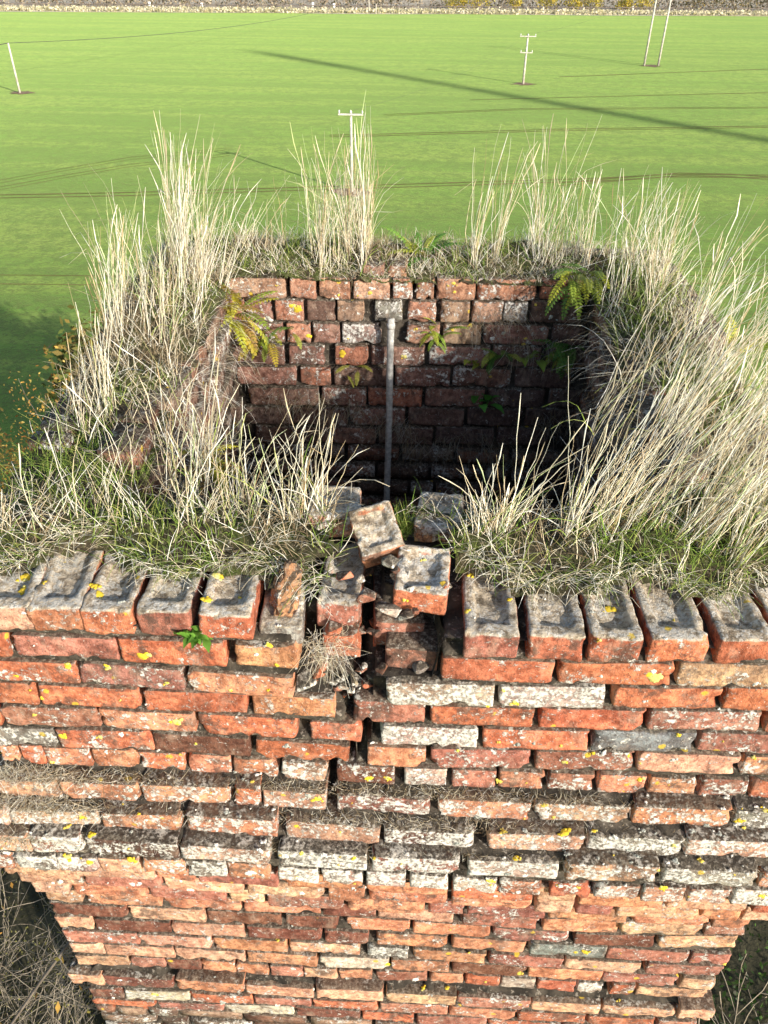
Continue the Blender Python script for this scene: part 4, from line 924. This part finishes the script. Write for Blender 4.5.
def tree(name, label, cat, loc, h, trunk_r, seed, pal, per, lrad, lsize, depth=3, spread=.6, bare=False, group=None, minr=.006, L0=.45, kids=(2, 4), up_=.12, mat=None):
    g_ = np.random.default_rng(seed); root = thing(name, label, cat, loc, group); mb = MB(); L = []
    tr = MB(); top = np.array([g_.normal(0, .15), g_.normal(0, .15), h * L0]); tube(tr, [(0, 0, -.2), top * .5 + g_.normal(0, .06, 3), top], [trunk_r * 1.25, trunk_r, trunk_r * .75], 8)
    o = link('trunk', tr.mesh('trunk', True), M_BARK); o.parent = root
    for i in range(6):
        a = i * 1.05 + g_.uniform(-.3, .3); st = top * g_.uniform(.7, 1.0)
        grow(mb, st, (math.cos(a) * .75, math.sin(a) * .75, g_.uniform(.5, 1.1)), h * (1 - L0) * .52, trunk_r * .55, depth, g_, L, spread, kids, .16, up_, minr)
    o = link('limbs', mb.mesh('limbs', True), mat or M_BARK); o.parent = root
    if not bare or per:
        o = link('crown', leaf_cloud(L, per, lrad, lsize, pal, g_)); o.parent = root
    return root
ORANGE = [(.42, .22, .05), (.5, .3, .07), (.32, .15, .04), (.46, .34, .09), (.24, .2, .05)]
tree('autumn_tree', 'tree with orange brown autumn leaves beyond the left wall of the chimney', 'tree', (-6.1, 6.2, GROUND), 16.9, .12, 4, ORANGE, 26, .2, .034, 3, .55)
tree('leafy_tree', 'green tree standing behind the chimney whose shade falls on the field', 'tree', (-3.0, 18.0, GROUND), 11.5, .24, 8, [(.10, .13, .03), (.16, .15, .04), (.2, .15, .04)], 18, .35, .16, 3, .7)
tree('leafy_tree', 'bushy green tree further behind the chimney on its shadow side', 'tree', (-8.5, 24.0, GROUND), 11.0, .24, 9, [(.10, .13, .03), (.16, .15, .04), (.2, .15, .04)], 18, .35, .16, 3, .7)
TW = [(.20, .19, .06), (.28, .26, .08)]
for i, (x, y, h, lab) in enumerate([(-5.0, -1.2, 11.0, 'bare twiggy tree below the left edge of the chimney shaft'), (-6.8, 1.2, 11.0, 'tangled bare tree in the shade left of the chimney shaft'), (-3.4, .8, 9.0, 'low bare thicket tree tight against the left of the shaft')]):
    tree('bare_tree', lab, 'tree', (x, y, GROUND), h, .06, 20 + i, TW, 1, .05, .02, 4, .8, True, 'bare trees round the chimney foot', .006, .3, (3, 4), .1, M_TWIG)
for i, (x, y, h, lab) in enumerate([(4.9, -.6, 10.5, 'pale bare tree below the right edge of the chimney shaft'), (5.6, 1.6, 10.0, 'bare tree among ivy to the right of the shaft')]):
    tree('bare_tree', lab, 'tree', (x, y, GROUND), h, .07, 30 + i, TW, 0, .06, .03, 3, .7, True, 'bare trees round the chimney foot', .008, .3, (2, 4), .14, M_TWIG)
def undergrowth(label, cx, cy, sx, sy, n, hz, pal, size):
    g_ = np.random.default_rng(int(abs(cx * 10) + 3)); c = np.stack([g_.normal(cx, sx, n), g_.normal(cy, sy, n), GROUND + np.abs(g_.normal(0, hz, n))], 1)
    me = leaf_cloud(c, 6, .25, size, pal, g_); link('undergrowth', me, kind='stuff', label=label, category='undergrowth')
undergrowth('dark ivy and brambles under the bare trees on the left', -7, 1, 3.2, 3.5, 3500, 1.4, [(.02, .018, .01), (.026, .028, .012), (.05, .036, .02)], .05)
undergrowth('green ivy and brambles under the bare trees on the right', 7, 1.5, 2.2, 3.0, 2800, 2.2, [(.025, .05, .012), (.05, .10, .02), (.035, .035, .015)], .07)

# ------------------------------------------------------------------ poles and wires
def pole(label, base_px, top_h, lean=0.0, arms=((.3, 1.5),), r=.16, name='utility_pole', double=None, patch=True, group='power line poles in the field'):
    b = gnd(*base_px); root = thing(name, label, 'utility pole', tuple(b), group)
    sh = [(0, 0)] if not double else [(-double / 2, 0), (double / 2, 0)]
    for (sx, sy) in sh:
        mb = MB(); tube(mb, [(sx, sy, -.3), (sx + lean * .5, sy, top_h * .5), (sx + lean, sy, top_h)], [r, r * .88, r * .75], 10); o = link('shaft', mb.mesh('shaft', True), M_POLE); o.parent = root
    for (dn, ln) in arms:
        mb = MB(); box(mb, (lean, -r - .06, top_h - dn), (ln, .14, .14)); o = link('crossarm', mb.mesh('crossarm'), M_POLE); o.parent = root
        for q in (-.46, 0, .46):
            mb = MB(); tube(mb, [(lean + q * ln, -r - .06, top_h - dn + .07), (lean + q * ln, -r - .06, top_h - dn + .2), (lean + q * ln, -r - .06, top_h - dn + .36)], [.05, .09, .05], 8)
            io = link('insulator', mb.mesh('insulator', True), M_INS); io.parent = o
    if patch:
        mb = MB(); K = 26; rr2 = random.Random(int(base_px[0]))
        V = [(0, 0, 0)] + [(math.cos(2 * math.pi * i / K) * rr2.uniform(1.1, 2.6), math.sin(2 * math.pi * i / K) * rr2.uniform(.9, 2.0), 0) for i in range(K)]
        mb.add([(v[0] + b.x, v[1] + b.y, GROUND + .035) for v in V], [(0, 1 + i, 1 + (i + 1) % K) for i in range(K)])
        link('bare_soil', mb.mesh('bare_soil'), M_BARE, kind='structure')
    return b
def height_for(base_px, top_py):
    b = gnd(*base_px); lo_, hi_ = 0.0, 40.0
    for _ in range(40):
        m_ = (lo_ + hi_) / 2; v = b + Vector((0, 0, m_)) - CAM; y = CY - F * v.dot(UP) / v.dot(FW)
        if y > top_py: lo_ = m_
        else: hi_ = m_
    return lo_
hL = height_for((20, 93), 43); bL = pole('plain single pole with no visible crossarm at the far left of the field', (20, 93), hL, 0, (), .17)
hM = height_for((352, 192), 111); bM = pole('nearest wooden pole with one crossarm rising behind the back wall grass', (352, 192), hM, 0, ((.25, 2.3),), .15)
hC = height_for((523, 84), 34); bC = pole('pole with two crossarms standing on a bare soil patch mid field', (523, 84), hC, 0, ((.3, 2.6), (2.6, 2.0)), .2)
hR = height_for((651, 66), -14); bR = pole('twin legged pole on the right reaching beyond the top edge', (651, 66), hR, 0, ((.4, 4.2),), .2, 'twin_pole', 2.7)
bF = pole('farther slim pole of the pair near the fence at the top edge', (369, 13), height_for((369, 13), -3), 0, ((.3, 2.0),), .18, patch=False)
bG = pole('shorter slim pole of the pair near the fence at the top edge', (376, 14), height_for((376, 14), 4), 0, (), .18, patch=False)
def wire(label, a, b, sag, r=.03):
    mb = MB(); pts = []
    for i in range(25):
        t = i / 24; p = a.lerp(b, t); p.z -= sag * 4 * t * (1 - t); pts.append(tuple(p))
    tube(mb, pts, [r] * 25, 4); link('overhead_wire', mb.mesh('overhead_wire'), M_WIRE, label=label, category='wire')
tL = bL + Vector((0, 0, hL)); tF = bF + Vector((0, 0, height_for((369, 13), -3) - .2))
wire('overhead wire from the far left pole to the slim poles by the fence', tL, tF, 2.2, .035)
wire('overhead wire leaving the far left pole past the left edge', tL, tL + (tL - tF).normalized() * 120, 1.5, .05)
tM = bM + Vector((0, 0, hM)); tC = bC + Vector((0, 0, hC)); tR = bR + Vector((0, 0, hR))
wire('thin overhead wire between the nearest pole and the double crossarm pole', tM, tC, 1.2, .008)
wire('thin overhead wire between the double crossarm pole and the twin pole', tC, tR, 1.2, .01)

# ------------------------------------------------------------------ far edge of the field
def edge_y(x): return 12.5 + (x - 0) * (18.0 - 12.5) / 768.0 - (2.5 if 200 < x < 520 else 0)
def far(px, dy, dz=0.0): return gnd(px, edge_y(px) + dy, dz)
xsE = list(range(-500, 1300, 60))
def edge_line(px): return 11.5 + px * 5.0 / 768
V = []; Fc = []
for x in xsE:
    a = gnd(x, edge_line(x)); b = gnd(x, edge_line(x) - 3.0); V += [(a.x, a.y + random.uniform(-1.5, 1.5), GROUND + .05), (b.x, b.y, GROUND + .05)]
for i in range(len(xsE) - 1): Fc.append((2 * i, 2 * i + 2, 2 * i + 3, 2 * i + 1))
link('verge', mesh_np('verge', V, Fc), M_VERGE, kind='structure')
V = []; Fc = []
for x in xsE:
    b = gnd(x, edge_line(x) - 3.0); V += [(b.x, b.y, GROUND + .08), (b.x * 3, b.y * 3 + 400, GROUND + .08)]
for i in range(len(xsE) - 1): Fc.append((2 * i, 2 * i + 2, 2 * i + 3, 2 * i + 1))
link('far_ground', mesh_np('far_ground', V, Fc), M_FAR, kind='structure')
# verge grass with real height
gg = np.random.default_rng(3); n = 9000; px_ = gg.uniform(-60, 830, n); c = np.array([tuple(gnd(x, edge_line(x) - gg.uniform(.2, 2.6))) for x in px_])
me = leaf_cloud(c + np.array([0, 0, .4]), 2, .3, .45, [(.62, .56, .38), (.7, .64, .48), (.46, .43, .24)], gg)
link('verge_grass', me, kind='stuff', label='pale dry grass verge along the far edge of the field', category='grass')
fl = thing('post_and_rail_fence', 'dark rail fence along the far edge of the field', 'fence', tuple(gnd(300, edge_line(300) - 3.2)))
prev = None; rail = [MB(), MB()]
fence_pts = []
for i in range(64):
    x = -50 + i * 14.0; p = gnd(x, edge_line(x) - 3.2); fence_pts.append(p)
pm = MB(); box(pm, (0, 0, .75), (.22, .22, 1.5)); post_me = pm.mesh('post'); post_me.materials.append(M_FENCE)
for p in fence_pts:
    o = link('post', post_me); o.location = p; world_child(o, fl)
for q, zz in enumerate((.65, 1.3)):
    mb = MB()
    for a, b in zip(fence_pts[:-1], fence_pts[1:]): tube(mb, [tuple(a + Vector((0, .16, zz))), tuple(b + Vector((0, .16, zz)))], [.12, .12], 4)
    o = link('rail', mb.mesh('rail'), M_FENCE); world_child(o, fl)
for i, (x, hh, lab) in enumerate([(150, 1.7, 'white marker post beyond the fence near the left'), (202, 1.5, 'small white marker post beyond the fence left of the slim poles'), (313, 1.9, 'white marker post beyond the fence just left of the slim poles'), (334, 1.6, 'white marker post beyond the fence nearest the slim poles'), (632, 1.5, 'white marker post beyond the fence by the yellow bushes')]):
    mb = MB(); p = gnd(x, edge_line(x) - 4.6); tube(mb, [(0, 0, 0), (0, 0, hh * .9), (0, 0, hh)], [.42, .42, .3], 8); o = link('marker_post', mb.mesh('marker_post'), M_WHITE, label=lab, category='post', group='white marker posts'); o.location = p
YEL = [(.5, .38, .05), (.42, .36, .07), (.55, .44, .08), (.28, .27, .06)]
DRK = [(.08, .08, .035), (.13, .10, .05), (.05, .06, .03)]
BRN = [(.36, .29, .2), (.28, .22, .16), (.45, .38, .27)]
def bush(name, label, px, dy, h, w, pal, seed, grp):
    g_ = np.random.default_rng(seed); p = gnd(px, edge_line(px) + dy); root = thing(name, label, 'bush', tuple(p), grp)
    cs_ = []
    for q in range(16):
        a = g_.uniform(0, 6.28); rr2 = g_.uniform(0, 1) ** .5; cs_.append((math.cos(a) * rr2 * w * .45, math.sin(a) * rr2 * w * .45, h * g_.uniform(.25, .9)))
    o = link('crown', leaf_cloud(cs_, 45, w * .11, .32, pal, g_)); o.parent = root
    mb = MB()
    for q in range(5): tube(mb, [(0, 0, 0), tuple(np.array(cs_[q]) * .5 + [0, 0, .2]), cs_[q]], [.14, .1, .04], 5)
    o = link('stems', mb.mesh('stems'), M_BARK); o.parent = root
ys = [(456, 4.5, 7), (478, 5.5, 8), (515, 5, 5), (549, 6, 8), (572, 5, 5), (590, 5.5, 8), (622, 5, 6), (644, 6, 9)]
yl = ['leftmost yellow bush of the row beyond the fence', 'wide yellow bush second from the left beyond the fence', 'narrow yellow bush standing alone beyond the fence', 'rounded yellow bush left of a close pair beyond the fence', 'small yellow bush between two larger ones beyond the fence', 'wide yellow bush right of the small one beyond the fence', 'yellow bush just left of the twin pole top beyond the fence', 'big yellow bush behind the top of the twin pole']
for i, (x, h, w) in enumerate(ys): bush('yellow_bush', yl[i], x, -4.2, h, w, YEL, 60 + i, 'yellow bushes along the far edge')
ds_ = [(700, 7, 14, 'dark bush at the left end of the far right hedge'), (735, 8, 15, 'tall dark bush in the middle of the far right hedge'), (772, 8, 16, 'dark bush at the right end of the far right hedge')]
for i, (x, h, w, lab) in enumerate(ds_): bush('dark_bush', lab, x, -4.0, h, w, DRK + [(.3, .22, .06)], 80 + i, 'dark hedge bushes on the far right')
gg = np.random.default_rng(9); n = 1300; px_ = gg.uniform(-150, 900, n); c = np.array([tuple(gnd(x, edge_line(x) - gg.uniform(5.2, 8))) for x in px_]); c[:, 2] += gg.uniform(.2, 3.0, n)
me = leaf_cloud(c, 7, .8, .5, BRN + DRK[:1], gg)
link('far_scrub', me, kind='stuff', label='brownish scrub beyond the fence along the top edge', category='scrub')

# ------------------------------------------------------------------ unseen stack inferred from its field shadow; slimmed and set far back to soften it
tip = gnd(258, 52); near = gnd(768, 137)
sdir = Vector((math.sin(SUN_AZ), -math.cos(SUN_AZ), 0))
print('streak dir', (near - tip).normalized(), 'sun', sdir, 'len', (near - tip).length)
fdir = (near - tip); fdir.z = 0; fdir.normalize()
Ls = (near - tip).length + 350
bp = tip + sdir * Ls; Hs = Ls * math.tan(SUN_EL)
st = thing('tall_stack', 'tall tapered brick factory chimney out in the field beyond the right edge', 'chimney', (bp.x, bp.y, GROUND))
mb = MB(); tube(mb, [(0, 0, -.5), (0, 0, Hs * .5), (0, 0, Hs * .93)], [3.0, 2.1, 1.2], 28); o = link('shaft', mb.mesh('shaft', True), M_SHAFT); o.parent = st
mb = MB(); tube(mb, [(0, 0, Hs * .93), (0, 0, Hs * .95), (0, 0, Hs * .985), (0, 0, Hs)], [1.3, 1.55, 1.55, 1.35], 28); o = link('cap', mb.mesh('cap', True), M_SHAFT); o.parent = st
